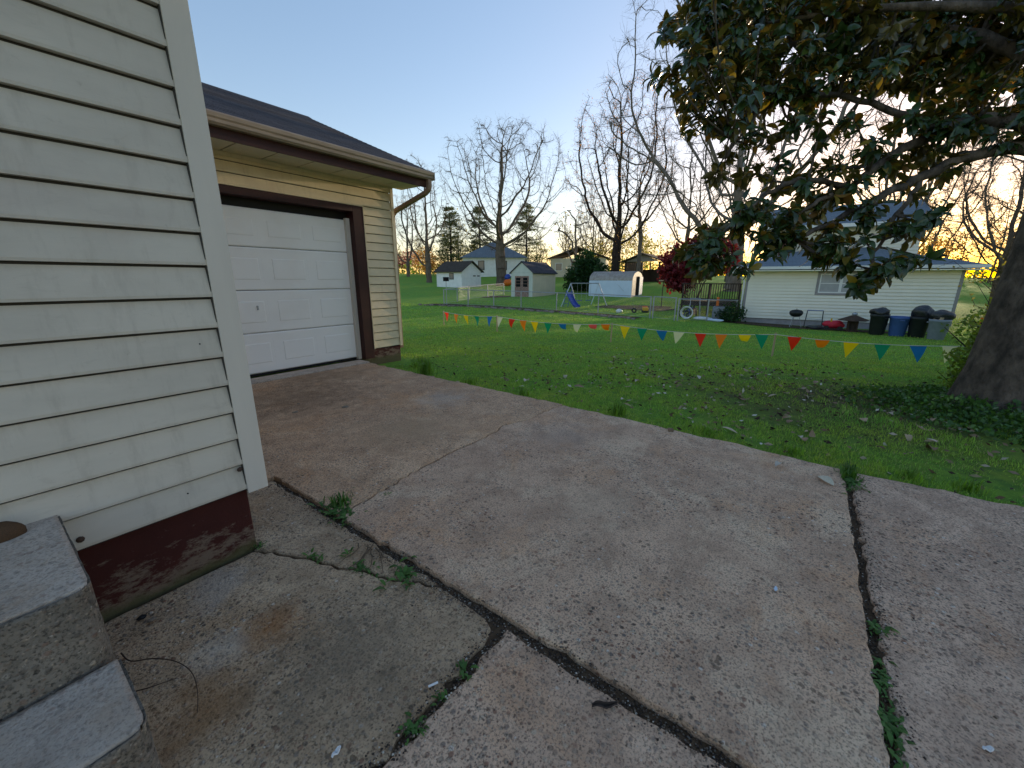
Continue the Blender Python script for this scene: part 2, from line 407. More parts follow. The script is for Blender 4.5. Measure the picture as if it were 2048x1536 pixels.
M_['budorange'] = leafmat('orange_spring_bud', (.33, .17, .05), (.34, .19, .06), .45, .6, .2, .4)
M_['redbud'] = leafmat('pink_blossom', (.40, .13, .15), (.42, .15, .17), .4, .6, .2, .3)
M_['weed'] = leafmat('weed_leaf', (.060, .155, .025), (.08, .17, .04), .35, .5, .3, .35)
def grassmat():
    t = NT('grass_blade'); g = t.n('NewGeometry'); p = g.outputs['Position']
    c = t.mix(t.ramp(t.noise(p, .9, 5, .65).outputs[0], [(.36, 0.0), (.64, 1.0)]), (.225, .480, .070), (.400, .520, .055))
    c = t.mix(t.ramp(t.noise(p, 3.2, 5, .7).outputs[0], [(.50, 0.0), (.68, .8)]), c, (.155, .345, .062))
    c = t.mix(t.ramp(g.outputs['Random Per Island'], [(.90, 0.0), (.92, .8)], 'CONSTANT'), c, (.36, .31, .14))
    rv = t.n('Math', operation='MULTIPLY_ADD'); t.l(g.outputs['Random Per Island'], rv.inputs[0]); rv.inputs[1].default_value = .9; rv.inputs[2].default_value = .58
    sc = t.n('VectorMath', operation='SCALE'); t.l(c, sc.inputs[0]); t.l(rv.outputs[0], sc.inputs['Scale'])
    t.out(None, .5, .3); t.l(sc.outputs[0], t.b.inputs['Base Color'])
    tr = t.n('BsdfTranslucent'); t.l(sc.outputs[0], tr.inputs[0])
    mx = t.n('MixShader'); mx.inputs[0].default_value = .5; t.l(t.b.outputs[0], mx.inputs[1]); t.l(tr.outputs[0], mx.inputs[2]); t.l(mx.outputs[0], t.t.nodes['Material Output'].inputs[0])
    return t.m
M_['grass'] = grassmat()
M_['tallgrass'] = leafmat('tall_grass_blade', (.12, .25, .036), (.13, .25, .042), .45, .5, .25, .4)

# ------------------------------------------------------------------ terrain
CTRL = [(3.8,-6,-.03),(3.8,-3,-.03),(3.8,-1,-.02),(3.8,1,-.02),(3.8,3,-.03),(4.0,5,-.06),(4.9,5.6,-.14),(5.5,8,-.2),(6,-1.5,-.03),(7,-2.5,-.05),(6.6,2,-.12),(7.5,-4,-.1),(8,6,-.24),
 (10.5,10.8,-.32),(10.2,8,-.34),(10.4,4.3,-.33),(10.9,.6,-.33),(11.2,-2.5,-.3),(13.5,2,-.52),(13.5,-2,-.5),(14,8,-.5),(14,14,-.45),(17,0,-.72),(17,5,-.7),(18,10,-.62),
 (24.8,3,-.95),(25.7,-5,-1.0),(24.6,-1,-.98),(23.5,-1.5,-.84),(22.5,-4,-.80),(22.4,22.9,-.65),(24.1,14.2,-.68),(22.8,10.2,-.64),(21.9,6.5,-.62),(26.7,24.2,-.5),(29,24.7,-.35),(30.8,20.5,-.08),(30.6,22.5,-.05),(34.6,20,.03),(34.5,14,-.07),
 (28,13,-.48),(26,9,-.52),(29.4,5.9,-.35),(39.4,37,.1),(38,40,.2),(44.6,48.7,1.1),(45.9,35.5,.75),(48.5,17,1.25),(44.4,18,.9),(41.7,4.7,.8),(36,5,.2),
 (60,53,2.0),(66.5,44.5,2.2),(60,69,2.45),(64,77,2.6),(78,55,2.4),(120,100,3),(150,60,3),(150,0,2.2),(120,-60,1.2),(34,-8,-.7),(40,-12,-.5),(60,-20,.3),
 (10,20,-.3),(10,40,.2),(20,50,.8),(5,12,-.22),(0,20,-.1),(-20,0,-.05),(0,-20,-.1),(-80,0,0),(0,-80,0),(-50,80,1),(10,120,2.5)]
_CT = np.array(CTRL)
def ground(x, y):
    x = np.atleast_1d(np.asarray(x, float)); y = np.atleast_1d(np.asarray(y, float))
    out = np.zeros(x.shape)
    sg = 1.1 + .085 * np.hypot(x, y)
    d2 = (x[..., None] - _CT[:, 0])**2 + (y[..., None] - _CT[:, 1])**2
    e = -d2 / (2 * sg[..., None]**2)
    e -= e.max(-1, keepdims=True)
    w = np.exp(e)
    return (w * _CT[:, 2]).sum(-1) / w.sum(-1)
def gz(x, y): return float(ground(x, y)[0])
def edge_x(y):        # grass edge of the driveway
    return np.interp(y, [-12, -1.3, -.43, .25, 1.4, 4.9, 6.2], [3.66, 3.66, 3.63, 3.69, 3.76, 3.87, 3.92])
def lawn_z(x, y):
    z = ground(x, y) + .012 * np.sin(x * 1.7 + y * .6) * np.sin(y * 1.3 - x * .4)
    e = edge_x(y)
    k = np.clip((x - (e - .16)) / .14, 0, 1)
    return np.where(y < 7.0, -.16 + (z + .16) * k, z)

def make_ground():
    nr, na = 150, 288
    r = np.concatenate([[0.0], np.geomspace(.6, 900, nr)])
    # finer ring spacing where the lawn starts
    r = np.sort(np.concatenate([r, np.linspace(3.3, 12, 90)]))
    a = np.linspace(0, 2 * np.pi, na, endpoint=False)
    rr, aa = np.meshgrid(r[1:], a, indexing='ij')
    x = rr * np.cos(aa); y = rr * np.sin(aa)
    z = np.concatenate([lawn_z(x[i:i+1], y[i:i+1]) for i in range(len(r) - 1)], 0)
    V = np.stack([x, y, z], -1).reshape(-1, 3)
    n = len(r) - 1
    i = np.arange(n - 1)[:, None]; j = np.arange(na)[None]
    F = np.stack([i*na + j, (i+1)*na + j, (i+1)*na + (j+1) % na, i*na + (j+1) % na], -1).reshape(-1, 4)
    me = np_mesh('lawn', V, F, True)
    t = NT('lawn_ground'); p = t.pos()
    c = t.mix(t.ramp(t.noise(p, .55, 5, .6).outputs[0], [(.35, 0.0), (.65, 1.0)]), (.160, .340, .046), (.265, .365, .042))
    c = t.mix(t.ramp(t.noise(p, 9.0, 6, .7).outputs[0], [(.42, 0.0), (.60, .85)]), c, (.095, .220, .040))
    c = t.mix(t.ramp(t.noise(p, 2.3, 6, .7, .6).outputs[0], [(.60, 0.0), (.70, .8)]), c, (.10, .080, .045))
    # trodden, leaf-strewn soil round the magnolia
    ds = t.n('VectorMath', operation='DISTANCE'); t.l(p, ds.inputs[0]); ds.inputs[1].default_value = (5.9, -.5, 0)
    dn = t.math('ADD', ds.outputs['Value'], t.math('MULTIPLY', t.noise(p, 3.0, 6, .7).outputs[0], 2.6))
    c = t.mix(t.ramp(t.math('DIVIDE', dn, 4.2), [(.42, .8), (.85, 0.0)]), c, (.085, .068, .042))
    b = t.bump(t.noise(p, 14.0, 8, .75).outputs[0], .9, .05)
    t.out(c, .95, .1, b)
    return setp(link('lawn', me, None, t.m), kind='structure', label='green lawn running from the driveway to the far sheds')
make_ground()

# ------------------------------------------------------------------ driveway
drive = bpy.data.objects.new('driveway', None); COL.objects.link(drive); setp(drive, kind='structure', label='old cracked concrete driveway with weeds in its joints')
link('joint_soil', MB().box(-3, 3.60, -12, 6.0, -.16, -.030).build('tmp', None).data, drive, M_['soil'])
bpy.data.objects.remove(bpy.data.objects['tmp'])

def jag(pts, amp, step, closed=False, rr=rnd):
    """add small irregular steps along a polyline"""
    out = []
    n = len(pts)
    for i in range(n if closed else n - 1):
        a = Vector(pts[i]); b = Vector(pts[(i + 1) % n]); L = (b - a).length
        k = max(1, int(L / step)); d = (b - a) / max(L, 1e-6); nn = Vector((-d.y, d.x))
        for j in range(k):
            q = a + (b - a) * (j / k)
            if j: q = q + nn * rr.gauss(0, amp) + d * rr.uniform(-.25, .25) * L / k
            out.append((q.x, q.y))
    if not closed: out.append(tuple(pts[-1]))
    return out

def slab(name, poly, ztop, mat_, label=None, edge=.007):
    """concrete slab: outline with a worn, rounded lip"""
    n = len(poly)
    A = sum(poly[i][0]*poly[(i+1) % n][1] - poly[(i+1) % n][0]*poly[i][1] for i in range(n))
    if A < 0: poly = poly[::-1]
    P = [Vector(p) for p in poly]
    ins = []
    for i in range(n):
        a, b, c = P[i-1], P[i], P[(i+1) % n]
        d = (c - a); d = d.normalized() if d.length > 1e-6 else Vector((1, 0))
        nn = Vector((-d.y, d.x))
        ins.append(b + nn * edge * rnd.uniform(.7, 1.5))
    V = [(p.x, p.y, ztop) for p in ins] + [(p.x, p.y, ztop - edge * rnd.uniform(.6, 1.6)) for p in P] + [(p.x, p.y, -.14) for p in P]
    tri = tessellate_polygon([[Vector((p.x, p.y, 0)) for p in ins]])
    F = [tuple(t) for t in tri]
    for i in range(n):
        j = (i + 1) % n
        F += [(i, n + i, n + j, j), (n + i, 2*n + i, 2*n + j, n + j)]
    mb = MB(); mb.v = V; mb.f = F
    o = mb.build(name, mat_, drive)
    if label: o['label'] = label
    return o

crackA = [(1.083, 2.05), (1.25, 2.09), (1.45, 2.10), (1.70, 2.155), (1.95, 2.15), (2.244, 2.175), (2.55, 2.15), (2.891, 2.198), (3.05, 2.14), (3.176, 2.10), (3.45, 2.12), (3.80, 2.06)]
crackAj = jag(crackA, .010, .045)
gapA = lambda x: .006 if x < 2.4 else max(.0012, .006 - (x - 2.4) * .006)
eg = [(float(edge_x(y)), y) for y in np.arange(-.36, 2.06, .3)]
eg = jag([(float(edge_x(-.38)), -.38)] + eg + [(3.79, 2.05)], .012, .08)
# main slab
low = [(x, y - gapA(x) * rnd.uniform(.7, 1.5)) for x, y in crackAj]
main = jag([(1.10, 2.04), (1.098, .82), (1.095, -.37)], .006, .05) + jag([(1.10, -.377), (3.60, -.372)], .006, .05) + eg[1:-1] + [(x, y) for x, y in low[::-1] if 1.11 < x < 3.77]
slab('slab', main, 0.0, M_['conc_main'], 'large pitted grey-brown slab in the middle of the driveway')
# apron slab
hi = [(x, y + gapA(x) * rnd.uniform(.7, 1.5)) for x, y in crackAj]
apron = [(x, y) for x, y in hi if 1.10 < x < 3.77] + jag([(3.80, 2.08), (3.83, 3.4), (3.87, 4.9), (3.905, 5.80)], .012, .08) + [(3.0, 5.80), (.79, 5.80), (.79, 2.9)] + jag([(.80, 2.90), (1.095, 2.885), (1.098, 2.07)], .006, .06)
slab('slab', apron, 0.002, M_['conc_apron'], 'tan-brown stained slab leading up to the garage door')
# right-hand slab
right = jag([(1.09, -.410), (3.60, -.412)], .008, .04) + jag([(3.635, -.44), (3.66, -1.3), (3.66, -12)], .012, .09) + [(1.09, -12)]
slab('slab', right, -.006, M_['conc_right'], 'grey slab beyond the weedy joint on the right')
slab('slab', [(1.06, -.44), (1.06, -12), (-3, -12), (-3, -.44)], -.006, M_['conc_right'])
# lower slab
lower = jag([(1.055, .79), (1.045, .55), (1.043, -.40)], .008, .05) + [(-1.2, -.40), (-1.2, .79)] + jag([(-.3, .79), (1.04, .795)], .006, .05)
slab('slab', lower, -.010, M_['conc_low'], 'pinkish grey slab at the bottom of the view')
# house-side slabs either side of the crack that starts at the foundation corner
crackB = [(.665, 2.145), (.72, 2.06), (.76, 1.95), (.81, 1.855), (.85, 1.70), (.906, 1.571), (.95, 1.42), (1.00, 1.31), (1.062, 1.20)]
cbj = jag(crackB, .009, .03)
darkp = jag([(-.3, .822), (.95, .825), (1.02, .85)], .008, .045) + jag([(1.045, .90), (1.057, 1.17)], .006, .05) + [(x - .008, y - .006) for x, y in cbj[::-1]] + jag([(.655, 2.136), (-1.2, 2.136)], .003, .08) + [(-1.2, .822)]
slab('slab', darkp, -.012, M_['conc_dark'], 'dark brown rust-stained slab beside the house steps')
tri_ = [(x + .006, y + .008) for x, y in cbj] + jag([(1.064, 1.24), (1.064, 2.86)], .007, .05) + [(.698, 2.87), (.698, 2.16)]
slab('slab', tri_, -.014, M_['conc_dark'], 'narrow dark slab between the foundation corner and the long joint')
slab('threshold', [(1.40, 5.812), (3.915, 5.812), (3.915, 6.10), (1.40, 6.10)], .018, M_['conc_step'], 'pale concrete threshold under the garage door')
slab('slab', [(-3, -.38), (-1.22, -.38), (-1.22, 2.13), (-3, 2.13)], -.01, M_['conc_low'])

# ------------------------------------------------------------------ siding builder
def lap_board(L, h, proud, gap=.009):
    """one lap-siding board: x 0..L, facing -y, bottom lip proud by 'proud'"""
    prof = [(0, 0), (-proud, .001), (-proud - .001, .012), (-.006, h - gap), (0, h - gap)]
    return MB().prism(prof, 0, 0, L)

# ------------------------------------------------------------------ near house
house = thing('house', 'cream lap-sided house with maroon foundation filling the left foreground', 'house', (.70, 2.12, 0))
bx = -.70; 
WY = 2.13 - 2.12
box('wall_core', M_['shadow_gap'], house, -7.7, .055, .022, 9.0 - 2.12, .33, 3.05)
box('foundation', M_['foundation'], house, -7.7, -.010, .045, 3.7, -.14, .345, bevel=.006)
e = .1325
pb = lap_board(7.0, e, .024, .010)
z0 = .345
for k in range(20):
    zz = z0 + k * e
    if zz > 2.95: break
    o = pb.build('siding_board', M_['siding'], house, fix=True) if k == 0 else link('siding_board', first_board.data, house)
    if k == 0: first_board = o
    o.location = (-7.015, .020, zz)
cb = MB(); cb.prism([(-.024, -.012), (.068, -.012), (.068, .085), (.058, .085), (.058, -.002), (-.024, -.002)], 2, .322, 3.05)
cb.build('corner_board', M_['trim'], house, bevel=.002)
MB().box(-.027, -.021, -.003, .02, .335, 3.0).build('corner_channel', M_['shadow_gap'], house)
MB().box(.056, .064, .086, 3.88, .345, 3.05).build('side_wall', M_['siding'], house)
# eave, soffit, roof above the frame
MB().box(-7.9, .42, -.42, .02, 3.02, 3.05).box(.0, .42, .02, 6.9, 3.02, 3.05).build('soffit', M_['soffit'], house)
MB().box(-7.9, .44, -.44, -.42, 3.0, 3.16).box(.42, .44, -.42, 6.9, 3.0, 3.16).build('fascia', M_['maroon'], house)
MB().add([(-7.9, -.44, 3.16), (.44, -.44, 3.16), (.44, 7.2, 3.16), (-7.9, 7.2, 3.16), (-3.7, 3.4, 5.0)], [(0, 1, 4), (1, 2, 4), (2, 3, 4), (3, 0, 4), (0, 3, 2, 1)]).build('roof', M_['shingle'], house)
# bits: insect nest marks, vent tabs along the bottom courses
for (x, z, s) in ((.672 - .70, .455, .012), (.118 - .70, .385, .013)):
    MB().lathe([(s*.6, 0), (s, .006), (s*.8, .012), (s*.3, .016)], 8).build('clip', M_['rust'], house).matrix_local = Matrix.Translation((x - .012, .004, z)) @ Matrix.Rotation(R(90), 4, 'X')
for (x, z) in ((.60, 1.075), (.45, .42)):
    o = MB().lathe([(.0035, 0), (.003, .004)], 6).build('nail_head', M_['rubber'], house); o.matrix_local = Matrix.Translation((x - .70, .006, z)) @ Matrix.Rotation(R(90), 4, 'X')

# steps
steps = thing('concrete_steps', 'weathered two-step concrete stoop beside the maroon foundation', 'steps', (.07, 1.8, 0))
def worn_block(name, x0, x1, y0, y1, z0, z1, mt, parent, amp=.014):
    bm = bmesh.new(); bmesh.ops.create_cube(bm, size=1)
    for v in bm.verts:
        v.co = Vector((x0 if v.co.x < 0 else x1, y0 if v.co.y < 0 else y1, z0 if v.co.z < 0 else z1))
    for ax, (a, b) in enumerate(((x0, x1), (y0, y1), (z0, z1))):
        n = max(6, int((b - a) / .022)); no = [0, 0, 0]; no[ax] = 1
        cuts = [a + (b - a) * i / n for i in range(1, n)] + [a + .006, b - .006]
        for c in cuts:
            co = [0, 0, 0]; co[ax] = c
            bmesh.ops.bisect_plane(bm, geom=bm.verts[:] + bm.edges[:] + bm.faces[:], plane_co=co, plane_no=no, dist=1e-6)
    rr = random.Random(int(abs(x0*1000+z1*100))); ph = [rr.uniform(0, 6) for _ in range(6)]
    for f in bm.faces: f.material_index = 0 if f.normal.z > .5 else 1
    for v in bm.verts:
        q = v.co.copy()
        fx = -1 if abs(q.x-x1) < 1e-4 else 1 if abs(q.x-x0) < 1e-4 else 0
        fy = 1 if abs(q.y-y0) < 1e-4 else -1 if abs(q.y-y1) < 1e-4 else 0
        fz = -1 if abs(q.z-z1) < 1e-4 else 0
        n = math.sin(q.x*31+ph[0])*math.sin(q.y*27+ph[1])*.5 + math.sin(q.x*11+q.z*17+ph[2])*.5 + rr.uniform(-.4, .4)
        k = abs(fx) + abs(fy) + abs(fz)
        if k >= 2: v.co += Vector((fx, fy, fz)) * (.008 + abs(n) * amp)
        else: v.co += Vector((n*.0022*abs(fx), n*.0022*abs(fy), n*.0016*abs(fz)))
    rc = .055
    for v in bm.verts:                      # worn round front corner
        dx, dy = v.co.x - (x1 - rc), (y0 + rc) - v.co.y
        if dx > 0 and dy > 0:
            d = math.hypot(dx, dy); k = min(1.0, rc / d) if d > rc else 1.0
            v.co.x = x1 - rc + dx * k; v.co.y = y0 + rc - dy * k
    me = bpy.data.meshes.new(name); bm.to_mesh(me); bm.free()
    me.polygons.foreach_set('use_smooth', np.ones(len(me.polygons), dtype=bool))
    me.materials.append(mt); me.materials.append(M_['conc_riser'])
    return link(name, me, parent)
worn_block('landing', -2.2, .005, -.275, .335, -.1, .511, M_['conc_step'], steps)
worn_block('tread', -2.2, .012, -.605, -.285, -.1, .255, M_['conc_step'], steps)
bm_ = bmesh.new(); bmesh.ops.create_icosphere(bm_, subdivisions=3, radius=1)
for v in bm_.verts: v.co *= 1 + .06 * math.sin(v.co.x * 4 + 1) * math.sin(v.co.y * 5)
me_ = bpy.data.meshes.new('round_stone'); bm_.to_mesh(me_); bm_.free(); me_.polygons.foreach_set('use_smooth', np.ones(len(me_.polygons), dtype=bool))
o = link('round_stone', me_, None, M_['terracotta']); o.location = (-.062, 2.062, .52); o.scale = (.056, .036, .045)
setp(o, 'rounded brown stone on the top step at the left edge', 'stone')

# ------------------------------------------------------------------ garage
GY = 6.03
garage = thing('garage', 'attached cream garage with white panelled door and dark shingle roof', 'garage', (0, GY, 0))
box('wall_core', M_['shadow_gap'], garage, .80, 1.40, .03, 5.7, .16, 2.84)
box('wall_core', M_['shadow_gap'], garage, 4.16, 4.735, .03, 5.7, .16, 2.84)
box('wall_core', M_['shadow_gap'], garage, 1.40, 4.16, .03, .15, 2.44, 2.84)
box('side_wall', M_['gsiding'], garage, 4.735, 4.76, .07, 5.7, .16, 2.84)
eg_ = .1357
bR = lap_board(.56, eg_, .021); bT = lap_board(3.42 + .55, eg_, .021)
fr = None; ft = None
zz = .178; k = 0
while zz < 2.80:
    if zz < 2.40:
        o = bR.build('siding_board', M_['gsiding'], garage) if fr is None else link('siding_board', fr.data, garage)
        fr = fr or o; o.location = (4.185, .026, zz)
    else:
        o = bT.build('siding_board', M_['gsiding'], garage) if ft is None else link('siding_board', ft.data, garage)
        ft = ft or o; o.location = (.775, .026, zz)
    zz += eg_
MB().prism([(4.735, -.010), (4.79, -.010), (4.79, .075), (4.78, .075), (4.78, .0), (4.735, .0)], 2, .165, 2.85).build('corner_board', M_['gsiding'], garage, bevel=.002)
box('foundation', M_['foundation'], garage, 4.0, 4.755, .02, 5.7, -.4, .165, bevel=.008)
# opening: maroon brick-mould trim, pale J channel, black strip painted as shade at the head, door stops
box('trim_board', M_['maroon'], garage, 3.99, 4.172, -.012, .22, .02, 2.465, bevel=.003)
box('trim_board', M_['maroon'], garage, 1.30, 3.988, -.012, .22, 2.372, 2.463, bevel=.003)
box('trim_board', M_['maroon'], garage, 1.10, 1.298, -.012, .22, .02, 2.465, bevel=.003)
box('trim_channel', M_['gsiding'], garage, 4.174, 4.190, -.016, .03, .17, 2.48)
box('trim_channel', M_['gsiding'], garage, 1.08, 4.174, -.016, .03, 2.467, 2.482)
box('head_shade_strip', M_['rubber'], garage, 1.30, 3.988, .19, .26, 2.255, 2.46)  # black colour stands in for the shadow between header and door top
box('door_stop', M_['trim'], garage, 3.925, 3.988, .10, .16, .02, 2.28)
box('door_stop', M_['trim'], garage, 1.30, 1.36, .10, .16, .02, 2.28)
# the door: four sections, each with four raised panels
DX0, DX1 = 1.40, 3.935
zs = [.045, .614, 1.195, 1.765, 2.262]
DYF = .17
for s in range(4):
    za, zb = zs[s] + .004, zs[s+1] - .004
    mb = MB().prism([(DYF, za), (DYF - .012, za + .014), (DYF - .012, zb - .016), (DYF, zb), (DYF + .04, zb), (DYF + .04, za)], 0, DX0, DX1)
    sec = mb.build('door_section', M_['white_door'], garage)
    w = (DX1 - DX0) / 4
    for q in range(4):
        x0 = DX0 + q * w + .045; x1 = DX0 + (q + 1) * w - .045
        zc0 = za + .095; zc1 = zb - .095
        P = MB()
        # stepped frame, then raised field
        y0 = DYF - .0125
        rings = [(0, 0), (.007, .016), (.022, .016), (.052, -.004), (.058, -.005)]
        vs_ = []
        for d, h in rings:
            vs_ += [(x0 + d, y0 + h, zc0 + d), (x1 - d, y0 + h, zc0 + d), (x1 - d, y0 + h, zc1 - d), (x0 + d, y0 + h, zc1 - d)]
        fs = []
        for i in range(len(rings) - 1):
            for j in range(4):
                fs.append((i*4 + j, i*4 + (j+1) % 4, (i+1)*4 + (j+1) % 4, (i+1)*4 + j))
        b_ = (len(rings) - 1) * 4; fs.append((b_, b_+1, b_+2, b_+3))
        P.add(vs_, fs); P.build('raised_panel', M_['white_door'], sec)
    if s == 1:
        hd = MB().box(2.47, 2.49, DYF - .035, DYF - .012, .93, .99).build('lock_handle', M_['galv'], sec, bevel=.003)
        hd['label'] = 'small worn metal lock handle on the white door'
box('bottom_seal', M_['rubber'], garage, DX0, DX1, DYF - .004, DYF + .04, .016, .049)
box('interior', M_['dark_in'], garage, 1.40, 4.0, .3, .34, 0, 2.4)
# soffit panels, fascia, gutter, downspout
SZ = 2.845
x = .90; wpan = .46; sp = None
EY = -.60             # fascia line relative to wall
while x < 4.9:
    o = MB().box(0, min(wpan, 5.02 - x) - .02, EY + .02, .018, 0, .012).build('soffit_panel', M_['soffit'], garage)
    o.location = (x, 0, SZ); x += wpan
box('soffit_backing', M_['shadow_gap'], garage, .80, 5.02, EY + .02, .03, SZ + .014, SZ + .03)
box('frieze', M_['gsiding'], garage, .80, 4.735, -.004, .026, 2.80, SZ - .002)
MB().prism([(EY, SZ - .03), (EY + .02, SZ - .03), (EY + .02, SZ + .20), (EY, SZ + .20)], 0, .60, 5.06).build('fascia', M_['maroon'], garage)
gp = [(EY - .002, 2.925), (EY - .075, 2.925), (EY - .085, 2.94), (EY - .088, 2.965), (EY - .108, 2.995), (EY - .112, 3.03), (EY - .104, 3.045), (EY - .098, 3.036), (EY - .095, 2.945), (EY - .012, 2.94), (EY - .010, 3.045), (EY - .002, 3.045)]
MB().prism(gp, 0, .60, 5.10).build('gutter', M_['gutter'], garage)
MB().box(5.10, 5.108, EY - .112, EY - .002, 2.925, 3.045).build('gutter_cap', M_['gutter'], garage)
def sq_duct(pts, hw, hd):
    mb = MB(); o = 0; pts = [Vector(p) for p in pts]
    for i, p in enumerate(pts):
        d = (pts[min(i+1, len(pts)-1)] - pts[max(i-1, 0)]).normalized()
        a = d.cross(Vector((0, 1, .001))).normalized() if abs(d.y) < .9 else d.cross(Vector((0, 0, 1))).normalized()
        a = Vector((1, 0, 0)) if abs(d.x) < .2 else a
        a = (a - d * a.dot(d)).normalized(); b = d.cross(a)
        for sx, sy in ((-1, -1), (1, -1), (1, 1), (-1, 1)): mb.v.append(tuple(p + a * sx * hw + b * sy * hd))
    for i in range(len(pts) - 1):
        for k_ in range(4): mb.f.append((i*4+k_, i*4+(k_+1) % 4, (i+1)*4+(k_+1) % 4, (i+1)*4+k_))
    mb.f += [(3, 2, 1, 0), tuple(len(mb.v) - 4 + q for q in range(4))]
    return mb
sq_duct([(5.02, EY - .055, 2.93), (5.02, EY - .055, 2.84), (5.015, EY - .05, 2.79), (4.99, EY + .0, 2.73), (4.86, .05, 2.49), (4.845, .10, 2.44), (4.84, .11, 2.38), (4.84, .11, .10)], .038, .03).build('downspout', M_['brown_gutter'], garage, bevel=.004)
# roof: stepped shingle courses
ey, ez = EY - .045, 3.055
ry, rz = 2.90, 4.56
n = 26
mb = MB()
for i in range(n):
    t0, t1 = i / n, (i + 1) / n
    ya, za = ey + (ry - ey) * t0, ez + (rz - ez) * t0
    yb, zb = ey + (ry - ey) * t1, ez + (rz - ez) * t1
    mb.prism([(ya, za - .012), (ya, za + .010), (yb + .02, zb + .004 + .008), (yb + .02, zb - .012)], 0, .45, 5.08)
ro = mb.build('roof', M_['shingle'], garage); ro['label'] = 'charcoal shingle roof slope in overlapping courses'
MB().add([(.45, ry, rz), (5.08, ry, rz), (5.08, 6.4, 3.055), (.45, 6.4, 3.055)], [(0, 1, 2, 3)]).build('rear_roof', M_['shingle'], garage)
MB().add([(4.76, 0, 2.84), (4.76, 5.7, 2.84), (4.76, 2.90, 4.45)], [(0, 1, 2)]).build('gable', M_['gsiding'], garage)
MB().prism([(ey, ez - .15), (ey, ez - .014), (ry, rz - .014), (6.4, ez - .014), (6.4, ez - .15), (ry, rz - .15)], 0, 5.02, 5.045).build('rake_board', M_['maroon'], garage)
tri = MB()
for i in range(14):
    t0 = i / 14
    yy = ry; xx0 = .45 + (5.08 - .45) * t0
    tri.prism([(ry - .14, rz - .055), (ry, rz + .022), (ry + .14, rz - .055), (ry, rz + .004)], 0, xx0, xx0 + (5.08 - .45) / 14 + .02)
tri.build('ridge_cap', M_['shingle'], garage)

# ------------------------------------------------------------------ neighbour's house
NZ = -.88
nb = thing('neighbour_house', 'pale cream neighbour house with grey-blue hip roof and double window', 'house', (24.82, 2.98, NZ), math.atan2(-.9937, .112))
def sawtooth(x0, x1, y, za, zb, h, proud=.045):
    mb = MB(); z = za
    while z < zb - .01:
        z2 = min(z + h, zb); mb.prism([(y, z), (y - proud, z), (y - .003, z2), (y, z2)], 0, x0, x1); z += h
    return mb
box('wall', M_['cream_wall'], nb, .02, 8.08, .0, 9, .30, 2.66)
box('foundation', M_['lav_found'], nb, .03, 8.07, .02, 8.9, -.5, .30)
wx0, wx1, wz0, wz1 = 3.02, 4.92, 1.52, 2.66
sd_ = sawtooth(.12, wx0, -.001, .30, 2.62, .155)
for a, b, c, d in ((wx0, wx1, .30, wz0), (wx1, 7.98, .30, 2.62)):
    s_ = sawtooth(a, b, -.001, c, d, .155); sd_.add(s_.v, s_.f)
o = sd_.build('siding', M_['cream_wall'], nb); o['kind'] = 'stuff'
for a, b in ((.0, .12), (7.98, 8.10)): box('corner_board', M_['grey_trim'], nb, a, b, -.022, .02, .28, 2.64)
# window
for nm, a, b, c, d in (('window_casing', wx0, wx1, wz1 - .13, wz1 - .02), ('window_casing', wx0, wx1, wz0, wz0 + .10), ('window_casing', wx0, wx0 + .11, wz0 + .1, wz1 - .13), ('window_casing', wx1 - .11, wx1, wz0 + .1, wz1 - .13)):
    box(nm, M_['grey_trim'], nb, a, b, -.045, -.002, c, d)
mid = (wx0 + wx1) / 2
for k, (a, b) in enumerate(((wx0 + .11, mid), (mid, wx1 - .11))):
    za, zb = wz0 + .10, wz1 - .13
    fr_ = MB().box(a, b, -.035, -.003, za, za + .055).box(a, b, -.035, -.003, zb - .05, zb).box(a, a + .055, -.035, -.003, za + .055, zb - .05).box(b - .055, b, -.035, -.003, za + .055, zb - .05).box(a + .055, b - .055, -.03, -.003, (za + zb)/2 - .02, (za + zb)/2 + .02)
    wf = fr_.build('window', M_['white_trim'], nb)
    for c, d in ((za + .055, (za + zb)/2 - .02), ((za + zb)/2 + .02, zb - .05)):
        pn = MB().box(a + .055, b - .055, -.016, -.010, c, d).build('pane', M_['blind'], wf)
# lower hip roof
ez_ = 3.0; ov = .62
def hip(x0, x1, y0, y1, z0, inset, dz):
    return MB().add([(x0, y0, z0), (x1, y0, z0), (x1, y1, z0), (x0, y1, z0), (x0 + inset, y0 + inset, z0 + dz), (x1 - inset, y0 + inset, z0 + dz), (x1 - inset, y1 - inset, z0 + dz), (x0 + inset, y1 - inset, z0 + dz)],
        [(0, 1, 5, 4), (1, 2, 6, 5), (2, 3, 7, 6), (3, 0, 4, 7), (4, 5, 6, 7), (0, 3, 2, 1)])
hip(-.72, 8.62, -.55, 9.6, 2.86, 3.4, 1.0).build('roof', M_['shingle_blue'], nb)
MB().box(-.72, 8.62, -.56, -.54, 2.74, 2.875).box(-.73, -.71, -.54, 9.6, 2.74, 2.875).box(8.61, 8.63, -.54, 9.6, 2.74, 2.875).build('fascia', M_['white_trim'], nb)
MB().box(-.70, 8.60, -.53, .0, 2.655, 2.70).box(-.70, .0, .0, 9.5, 2.655, 2.70).box(8.1, 8.60, 0, 9.5, 2.655, 2.70).build('soffit', M_['cream_wall'], nb)
MB().tube([(-.66, -.5, 2.74), (-.64, -.48, 2.60), (-.10, -.08, 2.25), (-.06, -.06, 2.1), (-.06, -.06, .2)], .04, 8).build('downspout', M_['white_trim'], nb)
